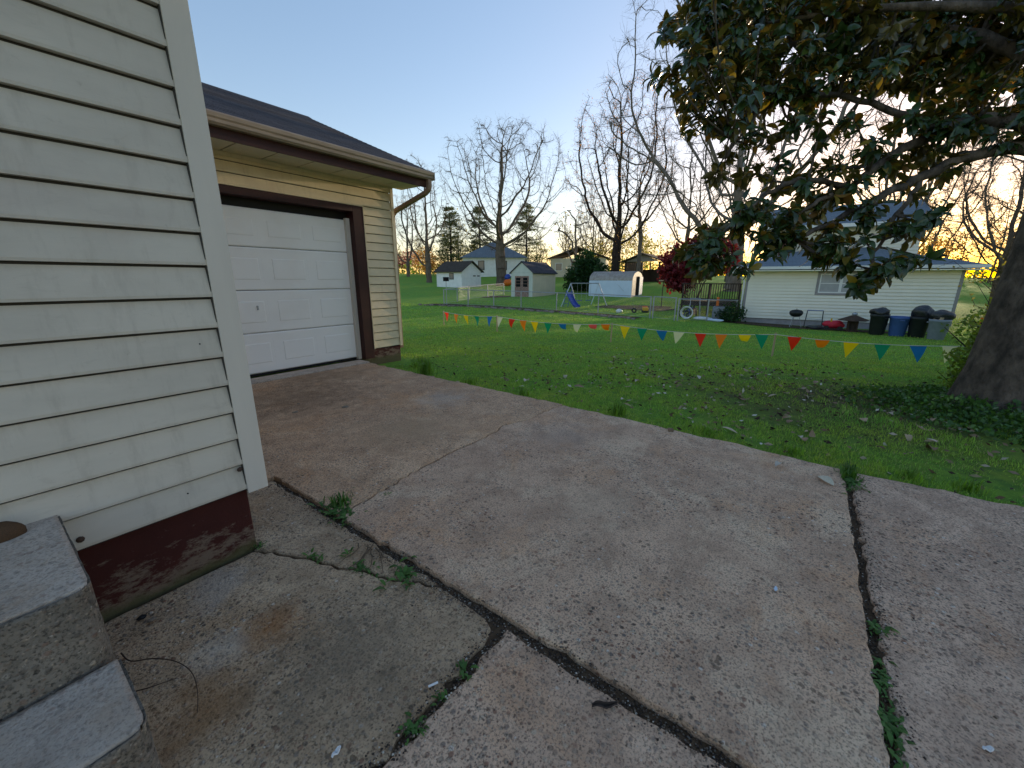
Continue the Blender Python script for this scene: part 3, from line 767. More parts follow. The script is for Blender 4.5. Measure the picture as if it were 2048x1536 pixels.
# upper storey
box('upper_wall', M_['cream_wall'], nb, .75, 7.15, 2.9, 8.2, 3.1, 4.98)
s_ = sawtooth(.76, 7.14, 2.895, 3.2, 4.95, .155); o = s_.build('upper_siding', M_['cream_wall'], nb); o['kind'] = 'stuff'
MB().prism([(2.3, 4.88), (5.55, 6.2), (8.8, 4.88), (8.8, 5.0), (5.55, 6.33), (2.3, 5.0)], 0, .4, 7.5).build('upper_roof', M_['shingle_blue'], nb)
for xx in (.75, 7.15): MB().add([(xx, 2.9, 4.93), (xx, 8.2, 4.93), (xx, 5.55, 6.2)], [(0, 1, 2)]).build('upper_gable', M_['cream_wall'], nb)
box('upper_fascia', M_['white_trim'], nb, .4, 7.5, 2.27, 2.298, 4.85, 5.015)
ch = MB().box(1.35, 2.0, 2.4, 2.89, 3.2, 4.6).build('chimney', M_['brick'], nb)
# rear deck beside the house
dk = thing('deck', 'dark brown wooden deck with slatted railing beside the neighbour house', 'deck', (27.6, 4.9, gz(27.6, 4.9)))
dz = .75
for i in range(12): box('deck_board', M_['dark_wood'], dk, -1.5 + i*.25, -1.26 + i*.25, -1.6, 1.5, dz - .03, dz)
box('rim_joist', M_['dark_wood'], dk, -1.54, -1.502, -1.6, 1.5, dz - .28, dz - .032)
for y in (-1.55, 0, 1.45):
    box('post', M_['dark_wood'], dk, -1.60, -1.50, y - .05, y + .05, -.5, dz + 1.0)
box('rail', M_['dark_wood'], dk, -1.62, -1.48, -1.65, 1.55, dz + .96, dz + 1.02)
box('rail', M_['dark_wood'], dk, -1.58, -1.52, -1.6, 1.5, dz + .10, dz + .16)
bal = None
for i in range(24):
    y = -1.45 + i * .125
    bal = bal or MB().box(-.018, .018, -.018, .018, 0, .80)
    o = bal.build('baluster', M_['dark_wood'], dk) if i == 0 else link('baluster', b0.data, dk)
    if i == 0: b0 = o
    o.location = (-1.55, y, dz + .16)
box('stair_stringer', M_['dark_wood'], dk, -2.3, -1.6, .6, .66, .0, .35)
for i in range(3): box('stair_tread', M_['dark_wood'], dk, -1.85 - i*.25, -1.62 - i*.25, .5, 1.5, dz - .25 - i*.18, dz - .21 - i*.18)

# ------------------------------------------------------------------ things along the neighbour's wall
def gthing(name, label, cat, x, y, rz=0, group=None): return thing(name, label, cat, (x, y, gz(x, y)), rz, group)
g = gthing('kettle_grill', 'small black kettle grill on thin legs against the cream wall', 'grill', 23.99, .55)
MB().lathe([(.02, .50), (.16, .53), (.25, .60), (.28, .68), (.285, .70), (.27, .76), (.18, .83), (.03, .86)], 20).build('bowl', M_['black_plastic'], g, True)
for k in range(3):
    a = 2.1 * k + .4; MB().tube([(.14*math.cos(a), .14*math.sin(a), .56), (.30*math.cos(a), .30*math.sin(a), 0)], .014, 6).build('leg', M_['galv'], g)
MB().tube([(-.05, 0, .86), (-.05, 0, .90), (.05, 0, .90), (.05, 0, .86)], .01, 6).build('handle', M_['dark_wood'], g)
g = gthing('folding_frame', 'grey-blue tubular walker frame beside the black grill', 'frame', 24.0, -.18)
for y in (-.30, .30):
    MB().tube([(-.05, y, .85), (-.05, y*1.02, .80), (-.14, y*1.15, 0)], .016, 8).build('leg', M_['black_plastic'], g)
    MB().tube([(-.05, y*.99, .83), (.22, y*1.1, 0)], .016, 8).build('leg', M_['galv'], g)
MB().tube([(-.05, -.30, .85), (-.05, .30, .85)], .018, 8).build('top_bar', M_['blue_can'], g)
MB().tube([(-.09, -.32, .45), (-.09, .32, .45)], .012, 8).build('cross_bar', M_['galv'], g)
g = gthing('dark_bundle', 'low dark tarp bundle on the ground under the walker frame', 'tarp', 23.75, -.25)
def blob(name, mt, parent, c, r, seed, amp=.25, sub=3):
    bm = bmesh.new(); bmesh.ops.create_icosphere(bm, subdivisions=sub, radius=1)
    rr = random.Random(seed); ph = [(Vector((rr.uniform(-3,3), rr.uniform(-3,3), rr.uniform(-3,3))), rr.uniform(0,6), rr.uniform(.4,1)) for _ in range(7)]
    for v in bm.verts:
        n = sum(w*math.sin(k.dot(v.co)*1.7 + p) for k, p, w in ph) / 4
        v.co *= 1 + amp * n; v.co = Vector((c[0] + v.co.x*r[0], c[1] + v.co.y*r[1], c[2] + v.co.z*r[2]))
    me = bpy.data.meshes.new(name); bm.to_mesh(me); bm.free()
    me.polygons.foreach_set('use_smooth', np.ones(len(me.polygons), dtype=bool))
    return link(name, me, parent, mt)
blob('sheet', M_['bag'], g, (0, 0, .07), (.28, .34, .13), 3)
g = gthing('toy_car', 'bright red plastic ride-on toy by the cream wall', 'toy', 23.95, -.95)
blob('body', M_['red_plastic'], g, (0, 0, .26), (.22, .42, .19), 5, .18)
for yy in (-.25, .25):
    MB().tube([(-.2, yy, .10), (.2, yy, .10)], .10, 14).build('wheel', M_['black_plastic'], g)
MB().box(-.16, .16, .08, .14, .38, .52).build('windscreen', M_['yellow_plastic'], g)
g = gthing('garden_lantern', 'brown pagoda-roofed garden lantern between red toy and bins', 'lantern', 23.55, -1.6)
MB().lathe([(.26, 0), (.26, .06), (.20, .08)], 8).build('base', M_['rust'], g)
for k in range(4):
    a = math.pi/4 + k*math.pi/2; MB().box(-.03, .03, -.03, .03, .08, .52).build('post', M_['rust'], g).location = (.22*math.cos(a), .22*math.sin(a), 0)
MB().lathe([(.12, .08), (.12, .46)], 8).build('core', M_['dark_wood'], g)
MB().lathe([(.56, .50), (.55, .53), (.34, .62), (.16, .70), (.10, .72)], 8).build('roof', M_['rust'], g)
MB().lathe([(.07, .72), (.11, .78), (.08, .84), (.02, .86)], 8).build('finial', M_['galv'], g)
def bin_(label, x, y, r0, r1, h, mt, lid=None, bag=None, ribs=True, seed=1):
    g = gthing('trash_can', label, 'trash can', x, y, rnd.uniform(0, 1), 'trash cans along the neighbour wall')
    MB().lathe([(r0*.97, 0), (r0, .02), (r1*.97, h*.86), (r1, h*.87), (r1*1.04, h*.90), (r1*1.04, h), (r1*.96, h), (r1*.93, h*.9), (r0*.9, .06)], 24).build('body', mt, g, True)
    for s in (-1, 1):
        MB().box(s*r1*1.0 - .02, s*r1*1.0 + .05*s + .02, -.08, .08, h*.80, h*.85).build('handle', mt, g)
    if lid: MB().lathe([(r1*1.06, h + .002), (r1*1.09, h + .04), (r1*.9, h + .13), (r1*.4, h + .20), (.02, h + .21)], 24).build('lid', lid, g, True)
    if bag: blob('bin_bag', M_['bag'], g, (bag[1], bag[2], h + bag[0]*.45), (r1*1.05, r1*1.05, bag[0]), seed, .3)
    return g
bin_('black trash can with bulging black bag, nearest the garden lantern', 22.9, -2.38, .25, .31, .86, M_['black_plastic'], bag=(.19, 0, 0), seed=21)
bin_('faded blue open trash can between two black cans', 22.8, -3.00, .25, .32, .80, M_['blue_can'])
bin_('black trash can heaped high with a black bag, right of the blue can', 22.7, -3.57, .25, .31, .82, M_['black_plastic'], bag=(.30, .02, -.06), seed=8)
g = bin_('grey trash can with black bag leaning out, next to the house corner', 22.2, -4.05, .24, .30, .78, M_['grey_plastic'], bag=(.24, .04, -.10), seed=14)
MB().box(-.16, .12, -.10, .16, .76, .86).build('cardboard', M_['pale_stake'], g)
g = gthing('air_conditioner', 'grey box air conditioner unit at the neighbour house corner', 'air conditioner', 24.5, 3.95, .1)
box('cabinet', M_['grey_plastic'], g, -.36, .36, -.36, .36, .05, .72, .02)
box('pad', M_['stone'], g, -.45, .45, -.45, .45, -.1, .05)
for i in range(9): box('grille_slat', M_['galv'], g, -.375, -.362, -.30, .30, .14 + i*.058, .165 + i*.058)
MB().lathe([(.30, .722), (.30, .735), (.05, .745)], 18).build('fan_guard', M_['black_plastic'], g)
g = gthing('marker_post', 'short orange plastic post standing in front of the deck', 'post', 25.2, 4.25)
MB().box(-.06, .06, -.06, .06, 0, 1.15).build('shaft', M_['orange_plastic'], g, bevel=.01)
g = gthing('paving_sack', 'white plastic sack lying by the air conditioner', 'sack', 23.6, 4.6)
blob('sack', M_['white_plastic'], g, (0, 0, .08), (.2, .5, .10), 31, .15)
g = gthing('blue_sack', 'pale blue plastic sheet next to the white sack', 'sheet', 23.5, 4.0)
blob('sheet', M_['metal_white'], g, (0, 0, .06), (.2, .42, .08), 32, .2)

# ------------------------------------------------------------------ sheds
def rows(parent, name, mt, x0, x1, y0, y1, z0, z1, axis, n, proud=.015, gap=.012):
    """upright panels on a face"""
    for i in range(n):
        if axis == 'y':
            w = (y1 - y0) / n; box(name, mt, parent, x0 - proud, x0, y0 + i*w + gap/2, y0 + (i+1)*w - gap/2, z0, z1)
        else:
            w = (x1 - x0) / n; box(name, mt, parent, x0 + i*w + gap/2, x0 + (i+1)*w - gap/2, y0 - proud, y0, z0, z1)
s1z = gz(40, 38) - .05
s1 = thing('shed', 'white weathered shed with dark sagging shingle roof and tiny window', 'shed', (39.4, 36.9, s1z))
box('wall', M_['white_paint'], s1, 0, 3.8, 0, 4.6, -.3, 2.1)
for yy in (-.001, 4.6): MB().add([(0, yy, 2.1), (3.8, yy, 2.1), (1.9, yy, 3.25)], [(0, 1, 2)]).build('gable', M_['white_paint'], s1)
MB().prism([(-.35, 1.95), (1.9, 3.32), (4.15, 1.95), (4.15, 2.05), (1.9, 3.44), (-.35, 2.05)], 1, -.3, 4.9).build('roof', M_['shingle_brown'], s1)
rows(s1, 'wall_panel', M_['white_paint'], 0, 0, 0, 4.6, -.1, 1.95, 'y', 4)
rows(s1, 'wall_panel', M_['white_paint'], 0, 3.8, 0, 0, -.1, 2.08, 'x', 4)
w_ = box('window', M_['dark_wood'], s1, -.05, -.016, 1.4, 2.2, 1.05, 1.85); box('pane', M_['glass'], w_, -.056, -.051, 1.47, 2.13, 1.12, 1.78)
for xx in (2.2, 3.0): box('vent_slot', M_['dark_in'], s1, xx, xx + .5, -.03, -.016, 1.45, 1.58)
s2z = gz(32, 21.4) - .02
s2 = thing('shed', 'beige garden shed with pink peeling double doors and charcoal gable roof', 'shed', (30.85, 20.35, s2z))
box('wall', M_['beige_shed'], s2, 0, 4.0, 0, 2.3, -.4, 2.12)
rows(s2, 'wall_panel', M_['beige_shed'], 0, 4.0, 0, 0, -.1, 2.10, 'x', 5, .012, .008)
box('front_face', M_['greenwhite'], s2, -.02, -.001, -.02, 2.32, -.1, 2.12)
MB().prism([(-.02, 2.125), (2.32, 2.125), (1.15, 3.0)], 0, -.03, .0).build('gable', M_['greenwhite'], s2)
MB().prism([(-.18, 2.02), (1.15, 3.02), (2.48, 2.02), (2.48, 2.10), (1.15, 3.12), (-.18, 2.10)], 0, -.12, 4.12).build('roof', M_['shingle'], s2)
for a in (.36, 1.14):
    d_ = box('door', M_['old_door'], s2, -.06, -.022, a, a + .74, .0, 1.82)
    pf = MB()
    for q in range(2):
        for rr_ in range(3):
            pass
    box('door_window', M_['dark_in'], d_, -.07, -.062, a + .13, a + .61, .88, 1.68)
    for zc in (1.14, 1.41): box('muntin', M_['old_door'], d_, -.076, -.071, a + .13, a + .61, zc - .015, zc + .015)
for (a, b, c, d) in ((.24, .35, -.05, 1.95), (1.89, 2.0, -.05, 1.95), (.35, 1.89, 1.84, 1.95)): box('door_casing', M_['greenwhite'], s2, -.045, -.021, a, b, c, d)
s3z = gz(35, 14.5) - .05
s3 = thing('shed', 'white steel barn shed with ribbed rounded roof and open end door', 'shed', (34.5, 12.6, s3z))
W3, L3 = 2.6, 4.0
prof = [(0, -.2), (0, 1.40), (.06, 1.60), (.22, 1.82), (.55, 2.03), (1.0, 2.16), (1.3, 2.18), (1.6, 2.16), (2.05, 2.03), (2.38, 1.82), (2.54, 1.60), (2.6, 1.40), (2.6, -.2)]
MB().prism(prof[0:2] + prof[-2:], 1, 0.05, L3).build('wall', M_['metal_white'], s3)
for i in range(10):
    w = L3 / 10; box('wall_panel', M_['metal_white'], s3, -.014, 0, i*w + .012, (i+1)*w - .012, -.15, 1.40)
rf = MB()
rp = prof[1:-1]
for i in range(16):
    w = L3 / 16; y0 = i * w
    for dy, dr in ((0, .0), (.5, .02)):
        off = .006 + dr
        for j in range(len(rp) - 1):
            a, b = rp[j], rp[j+1]
            rf.add([(a[0], y0 + dy*w, a[1] + off), (b[0], y0 + dy*w, b[1] + off), (b[0], y0 + (dy + .5)*w, b[1] + off), (a[0], y0 + (dy + .5)*w, a[1] + off)], [(0, 1, 2, 3)])
rf.build('roof', M_['metal_roof'], s3)
fr_ = MB(); fr_.prism([(.0, -.2), (.0, 1.4), (.06, 1.6), (.22, 1.82), (.55, 2.03), (.9, 2.13), (.9, -.2)], 1, 0, .04)
fr_.prism([(2.6, -.2), (1.75, -.2), (1.75, 2.10), (2.05, 2.03), (2.38, 1.82), (2.54, 1.6), (2.6, 1.4)], 1, 0, .04)
fr_.prism([(.9, 1.75), (.9, 2.13), (1.3, 2.17), (1.75, 2.10), (1.75, 1.75)], 1, 0, .04)
fr_.build('end_wall', M_['metal_roof'], s3)
box('doorway', M_['dark_in'], s3, .9, 1.75, .041, .049, -.15, 1.75)
box('sliding_door', M_['metal_white'], s3, 1.70, 2.50, -.05, -.02, -.1, 1.72)
MB().tube([(-.02, .7, .5), (-.02, 1.3, 1.1)], .012, 5).build('dent_mark', M_['galv'], s3)
# far white house
h5 = thing('far_house', 'distant white house with slate-blue roof behind the big bare tree', 'house', (60.0, 43.6, gz(62, 48) - .1), R(35))
box('wall', M_['white_paint'], h5, 0, 12, -2, 9, -1, 3.2)
rows(h5, 'wall_panel', M_['white_paint'], 0, 12, -2, 0, 0, 3.15, 'x', 6, .02, .02) if False else None
MB().add([(-.5, -2.5, 3.1), (12.5, -2.5, 3.1), (12.5, 9.5, 3.1), (-.5, 9.5, 3.1), (3, 3.5, 6.2), (9, 3.5, 6.2)], [(0, 1, 5, 4), (1, 2, 5), (2, 3, 4, 5), (3, 0, 4), (0, 3, 2, 1)]).build('roof', M_['shingle_blue'], h5)
for yy in (1.2, 5.2):
    w_ = box('window', M_['dark_wood'], h5, -.06, -.002, yy, yy + 1.1, 1.0, 2.6); box('pane', M_['glass'], w_, -.07, -.061, yy + .1, yy + 1.0, 1.1, 2.5)
for xx in (2.0, 5.5, 9.0):
    w_ = box('window', M_['dark_wood'], h5, xx, xx + 1.1, -2.06, -2.002, 1.0, 2.6); box('pane', M_['glass'], w_, xx + .1, xx + 1.0, -2.07, -2.061, 1.1, 2.5)
h6 = thing('far_house', 'low tan house with brown roof half hidden behind the evergreen shrub', 'house', (62, 31.5, gz(62, 32)), R(20))
box('wall', M_['beige_shed'], h6, 0, 7, -4, 5, -1, 3.0)
MB().prism([(-4.5, 2.9), (.5, 4.6), (5.5, 2.9), (5.5, 3.05), (.5, 4.78), (-4.5, 3.05)], 0, -.5, 7.5).build('roof', M_['shingle_brown'], h6)
for yy in (-2.5, .5, 3): w_ = box('window', M_['white_trim'], h6, -.05, -.002, yy, yy + 1.2, 1.0, 2.3); box('pane', M_['glass'], w_, -.06, -.051, yy + .1, yy + 1.1, 1.1, 2.2)
# open shelter
shz = gz(49, 17) - .1
sh = thing('shelter', 'open-fronted brown timber shelter behind the white barn shed', 'shelter', (48.5, 14.7, shz))
for yy in (0, 2.0, 4.0):
    for xx in (0, 3.0): box('post', M_['dark_wood'], sh, xx - .08, xx + .08, yy - .08, yy + .08, -.3, 2.4)
box('rear_wall', M_['dark_wood'], sh, 3.02, 3.1, 0, 4.0, 0, 1.6)
for i in range(8): box('wall_board', M_['dark_wood'], sh, -.04, -.005, 2.1 + i*.24, 2.1 + i*.24 + .225, 0, 2.35)
MB().prism([(-.5, 2.35), (2.0, 3.25), (4.5, 2.35), (4.5, 2.47), (2.0, 3.40), (-.5, 2.47)], 0, -.5, 3.6).build('roof', M_['shingle_brown'], sh)
MB().prism([(-.0, 2.45), (2.0, 3.22), (4.0, 2.45)], 0, -.03, .0).build('gable', M_['grey_trim'], sh)
# far pale house at right
h7 = thing('far_house', 'distant pale house glimpsed between neighbour house and magnolia trunk', 'house', (88, -25.5, gz(88, -25)), R(-80))
box('wall', M_['white_paint'], h7, 0, 9, 0, 8, -1, 2.9)
MB().prism([(-.6, 2.85), (4, 4.9), (8.6, 2.85), (8.6, 3.0), (4, 5.1), (-.6, 3.0)], 0, -.5, 9.5).build('roof', M_['shingle_brown'], h7)
for xx in (1.5, 4.5, 7): w_ = box('window', M_['dark_wood'], h7, xx, xx + 1.1, -.05, -.002, 1, 2.2); box('pane', M_['glass'], w_, xx + .1, xx + 1.0, -.06, -.051, 1.1, 2.1)

# road far left
rd = MB()
xs = [(44, 92), (52, 80), (60.5, 68.5), (70, 57), (82, 46)]
V = []; F = []
for i, (x, y) in enumerate(xs):
    for s in (-1, 1):
        d = 2.8 * s; px_, py_ = x + d*.77, y + d*.64; V.append((px_, py_, gz(px_, py_) + .12))
    if i: F.append((2*i-2, 2*i-1, 2*i+1, 2*i))
rd.add(V, F); setp(rd.build('road', M_['road'], fix=False), kind='structure', label='pale road crossing the rise at the far left')

# ------------------------------------------------------------------ chain link fence
def fence_run(fence, pts, h=1.12, step=2.6, skip_first=False):
    P = []
    for i in range(len(pts) - 1):
        a, b = Vector(pts[i]), Vector(pts[i+1]); L = (b - a).length; n = max(1, round(L / step))
        for j in range(n):
            if i == 0 and j == 0 and skip_first: continue
            P.append(a + (b - a) * j / n)
    P.append(Vector(pts[-1]))
    if skip_first: P = [Vector(pts[0])] + P
    Z = [gz(p.x, p.y) for p in P]
    for i, (p, z) in enumerate(zip(P, Z)):
        if i == 0 and skip_first: continue
        mb = MB().tube([(p.x, p.y, z - .2), (p.x, p.y, z + h + .03)], .036, 8); mb.build('post', M_['galv'], fence)
    for i in range(len(P) - 1):
        MB().tube([(P[i].x, P[i].y, Z[i] + h), (P[i+1].x, P[i+1].y, Z[i+1] + h)], .026, 6).build('top_rail', M_['galv'], fence)
        MB().tube([(P[i].x, P[i].y, Z[i] + .06), (P[i+1].x, P[i+1].y, Z[i+1] + .06)], .007, 4).build('tension_wire', M_['galv'], fence)
    V = []; F = []
    sp = .10
    for i in range(len(P) - 1):
        a, b = P[i], P[i+1]; d = (b - a); L = d.length; d = d / L; nn = Vector((-d.y, d.x))
        H_ = h - .06; k = 0; u = -H_
        while u < L:
            for sg in (1, -1):
                u0, u1, v0, v1 = u, u + H_, 0.0, H_
                if u0 < 0: v0 = -u0; u0 = 0
                if u1 > L: v1 = H_ - (u1 - L); u1 = L
                if u1 - u0 > .01:
                    if sg < 0: v0, v1 = H_ - v0, H_ - v1
                    def pt(uu, vv, off, w):
                        z = Z[i] + (Z[i+1] - Z[i]) * uu / L + .06 + vv
                        q = a + d * uu + nn * off; return (q.x + d.x*w, q.y + d.y*w, z)
                    o = len(V); w = .0017
                    V += [pt(u0, v0, .004*sg, -w), pt(u0, v0, .004*sg, w), pt(u1, v1, .004*sg, w), pt(u1, v1, .004*sg, -w)]
                    F.append((o, o+1, o+2, o+3))
            u += sp
    mm = MB(); mm.v = V; mm.f = F
    setp(mm.build('chain_mesh', M_['galv'], fence, fix=False), kind='stuff')
fn = thing('chain_link_fence', 'galvanised chain-link fence in front of the sheds and swing set', 'fence', (0, 0, 0))
fence_run(fn, [(22.4, 22.9), (23.6, 16.5), (22.8, 10.3), (21.9, 6.9)])
fence_run(fn, [(22.4, 22.9), (26.7, 24.2), (33.0, 25.2)], skip_first=True)
gt = thing('fence_gate', 'galvanised chain-link gate between two stout posts', 'gate', (0, 0, 0))
fence_run(gt, [(21.88, 6.75), (21.8, 5.6)], h=1.14, step=1.15)
fn2 = thing('chain_link_fence', 'short chain-link fence from the gate to the neighbour house corner', 'fence', (0, 0, 0))
fence_run(fn2, [(21.78, 5.45), (24.5, 3.2)], h=1.10, step=1.9)
# garden bed along the fence with border stones
bed = MB(); V = []; F = []
bp = [(22.0, 24.0), (22.9, 19), (23.2, 16), (22.6, 12.5), (22.2, 10), (21.5, 7.0)]
pts = []
for i in range(len(bp) - 1):
    for j in range(10):
        t = j / 10; pts.append((bp[i][0] + (bp[i+1][0] - bp[i][0])*t, bp[i][1] + (bp[i+1][1] - bp[i][1])*t))
for i, (x, y) in enumerate(pts):
    w = .5 + .18 * math.sin(i*1.3) + .1*math.sin(i*.37)
    for xx in (x - w - .35, x + .25): V.append((xx, y, float(lawn_z(np.array([xx]), np.array([y]))[0]) + .035))
    if i: F.append((2*i-2, 2*i-1, 2*i+1, 2*i))
bed.add(V, F); setp(bed.build('flower_bed', M_['mulch'], fix=False), kind='structure', label='strip of brown mulch along the chain-link fence')
def rock_mesh(seed, sub=1):
    bm = bmesh.new(); bmesh.ops.create_icosphere(bm, subdivisions=sub, radius=1); rr = random.Random(seed)
    for v in bm.verts: v.co *= rr.uniform(.75, 1.2)
    me = bpy.data.meshes.new('stone'); bm.to_mesh(me); bm.free(); me.materials.append(M_['stone']); return me
rocks = [rock_mesh(i) for i in range(4)]
border = thing('stone_border', 'row of small pale stones edging the mulch bed by the fence', 'edging', (0, 0, 0))
for i in range(len(pts) * 2):
    x, y = pts[i // 2]; x -= 1.0 + rnd.uniform(-.12, .12) + .18*math.sin(i*.65); y += rnd.uniform(-.2, .2)
    o = link('stone', rocks[i % 4], border); s = rnd.uniform(.07, .13); o.scale = (s, s*1.5, s*.8); o.rotation_euler = (0, 0, rnd.uniform(0, 3)); o.location = (x, y, gz(x, y) + .03)
dirt = MB(); V = [(0, 0, 0)]; F = []
for (cx, cy, rx, ry, nm, lb) in ((27.6, 9.6, 1.6, 2.6, 'bare_patch', 'bare brown dirt patch in front of the white barn shed'), (30.2, 24.0, 1.4, 1.3, 'bare_patch', 'dark bare soil patch left of the beige shed'), (24.0, 0.2, .7, 4.4, 'bare_patch', 'leaf-covered strip of soil along the neighbour wall')):
    mb = MB(); n = 40; vs_ = []
    for rr_ in (1.0, .66, .33):
        for k in range(n):
            a = 2*math.pi*k/n; w = rr_*(1 + .12*math.sin(3*a + cx) + .08*math.sin(7*a)); x, y = cx + rx*w*math.cos(a), cy + ry*w*math.sin(a)
            vs_.append((x, y, float(lawn_z(np.array([x]), np.array([y]))[0]) + .03))
    vs_.append((cx, cy, gz(cx, cy) + .03))
    fs = [(k, (k+1) % n, n + (k+1) % n, n + k) for k in range(n)] + [(n + k, n + (k+1) % n, 2*n + (k+1) % n, 2*n + k) for k in range(n)] + [(2*n + k, 2*n + (k+1) % n, 3*n) for k in range(n)]
    setp(mb.add(vs_, fs).build(nm, M_['mulch'], fix=False), kind='structure', label=lb)

# ------------------------------------------------------------------ swing set and toys
sw = thing('swing_set', 'metal swing set with blue slide behind the chain-link fence', 'swing set', (26.8, 13.2, gz(26.8, 13.2)), R(-22))
MB().tube([(-1.3, 0, 1.62), (1.3, 0, 1.62)], .035, 10).build('top_bar', M_['galv'], sw)
for x in (-1.3, 1.3):
    for s in (-1, 1): MB().tube([(x, 0, 1.62), (x + .12*(1 if x > 0 else -1), s*.85, 0)], .03, 8).build('leg', M_['metal_white'] if s > 0 else M_['galv'], sw)
    MB().tube([(x*1.04, -.42, .8), (x*1.04, .42, .8)], .02, 8).build('cross_brace', M_['galv'], sw)
for x in (-.5, .35):
    st = MB().box(x - .2, x + .2, -.09, .09, .42, .45).build('swing_seat', M_['blue_plastic'], sw)
    for s in (-.19, .19): MB().tube([(x + s, 0, .45), (x + s, 0, 1.6)], .008, 5).build('chain', M_['galv'], st)
sl_ = MB(); path = [(-1.45, 0, 1.0), (-1.6, -.15, .98), (-1.75, -.5, .72), (-1.85, -.95, .36), (-1.92, -1.3, .14), (-1.96, -1.55, .10)]
V = []; F = []
for i, (x, y, z) in enumerate(path):
    for dx, dz_ in ((-.24, .14), (-.21, 0), (.21, 0), (.24, .14)): V.append((x + dx, y, z + dz_))
    if i:
        for k in range(3): F.append((4*i-4+k, 4*i-3+k, 4*i+1+k, 4*i+k))
o = sl_.add(V, F).build('slide', M_['blue_plastic'], sw, fix=False); sm_ = o.modifiers.new('solid', 'SOLIDIFY'); sm_.thickness = .03
for s in (-.2, .2):
    MB().tube([(-1.5 + s, .25, 0), (-1.5 + s, .05, .98)], .02, 6).build('ladder_rail', M_['blue_plastic'], sw)
for i in range(3): MB().tube([(-1.7, .2 - i*.05, .25 + i*.25), (-1.3, .2 - i*.05, .25 + i*.25)], .016, 6).build('ladder_rung', M_['blue_plastic'], sw)
g = gthing('helmet', 'white toy helmet lying in the yard behind the fence', 'toy', 23.6, 9.3); blob('shell', M_['white_plastic'], g, (0, 0, .12), (.17, .2, .14), 41, .08)
g = gthing('toy_truck', 'yellow toy truck lying in the yard near the barn shed', 'toy', 25.0, 8.2, .4)
box('bed', M_['yellow_plastic'], g, -.32, .12, -.16, .16, .12, .30, .02); box('cab', M_['orange_plastic'], g, .13, .34, -.15, .15, .12, .36, .02)
for x in (-.2, .2): MB().tube([(x, -.19, .09), (x, .19, .09)], .09, 12).build('wheel', M_['black_plastic'], g)
g = gthing('toy_ring', 'small dark toy tyre between the helmet and the toy truck', 'toy', 24.2, 8.6, 0)
def torus(mb, c, R0, r0, n=24, m_=8, M=None):
    vs_ = []
    for i in range(n):
        a = 2*math.pi*i/n
        for j in range(m_):
            b = 2*math.pi*j/m_; p = Vector(((R0 + r0*math.cos(b))*math.cos(a), (R0 + r0*math.cos(b))*math.sin(a), r0*math.sin(b)))
            if M is not None: p = M @ p
            vs_.append((p.x + c[0], p.y + c[1], p.z + c[2]))
    fs = [(i*m_ + j, ((i+1) % n)*m_ + j, ((i+1) % n)*m_ + (j+1) % m_, i*m_ + (j+1) % m_) for i in range(n) for j in range(m_)]
    return mb.add(vs_, fs)
torus(MB(), (0, 0, .16), .12, .05, M=Matrix.Rotation(R(80), 3, 'Y')).build('tyre', M_['black_plastic'], g, True)
g = gthing('hoop', 'pale coiled hose hanging on the fence right of the gate', 'hose', 22.35, 5.15, 0)
for k in range(3): torus(MB(), (-.05*k, 0, .42), .26 + .02*k, .022, M=Matrix.Rotation(R(82 + 3*k), 3, 'Y')).build('coil', M_['white_plastic'], g, True)
g = gthing('tricycle', 'dark tipped-over tricycle in the yard behind the hose', 'tricycle', 23.8, 5.5, .7)
for (x, y, r_) in ((-.35, 0, .2), (.3, -.2, .13), (.3, .2, .13)): torus(MB(), (x, y, r_), r_ - .03, .03, M=Matrix.Rotation(R(85), 3, 'X')).build('wheel', M_['black_plastic'], g, True)
MB().tube([(-.35, 0, .2), (-.25, 0, .55), (.1, 0, .35), (.3, 0, .15)], .022, 6).tube([(.3, -.2, .13), (.3, .2, .13)], .015, 6).tube([(-.27, -.2, .6), (-.25, 0, .56), (-.27, .2, .6)], .015, 6).build('frame', M_['blue_plastic'], g)
MB().box(-.02, .2, -.09, .09, .36, .41).build('seat', M_['black_plastic'], g)
g = gthing('wheelbarrow', 'grey metal yard cart leaning below the maple by the deck', 'cart', 25.1, 5.4, .3)
MB().tube([(-.3, .3, 0), (0, .25, .8), (.1, .25, 1.0)], .02, 6).tube([(-.3, -.3, 0), (0, -.25, .8), (.1, -.25, 1.0)], .02, 6).tube([(.1, -.25, 1.0), (.1, .25, 1.0)], .02, 6).tube([(0, -.25, .8), (.5, -.3, 0)], .02, 6).tube([(0, .25, .8), (.5, .3, 0)], .02, 6).build('frame', M_['galv'], g)
torus(MB(), (-.1, -.1, .22), .2, .025, M=Matrix.Rotation(R(85), 3, 'X')).build('wheel', M_['black_plastic'], g, True)
g = gthing('play_ball', 'orange and navy toddler seat beside the big bare tree trunk', 'toy', 45.3, 33.9)
blob('seat', M_['orange_plastic'], g, (0, 0, .45), (.55, .55, .48), 51, .15); blob('backrest', M_['blue_plastic'], g, (.1, .1, 1.15), (.4, .4, .4), 52, .2)
g = gthing('feeder_pole', 'thin pole with flat feeder tray right of the barn shed', 'bird feeder', 28.6, 8.3)
MB().tube([(0, 0, 0), (0, 0, 1.75)], .03, 6).build('pole', M_['dark_wood'], g); MB().box(-.2, .2, -.25, .25, 1.75, 1.82).build('tray', M_['pale_stake'], g)
g = gthing('feeder_pole', 'thin pole with dark box at the left end of the fence', 'bird feeder', 22.0, 22.2)
MB().tube([(0, 0, 0), (0, 0, 1.75)], .025, 6).build('pole', M_['galv'], g); MB().box(-.15, .15, -.15, .15, 1.75, 2.05).build('box', M_['dark_in'], g)

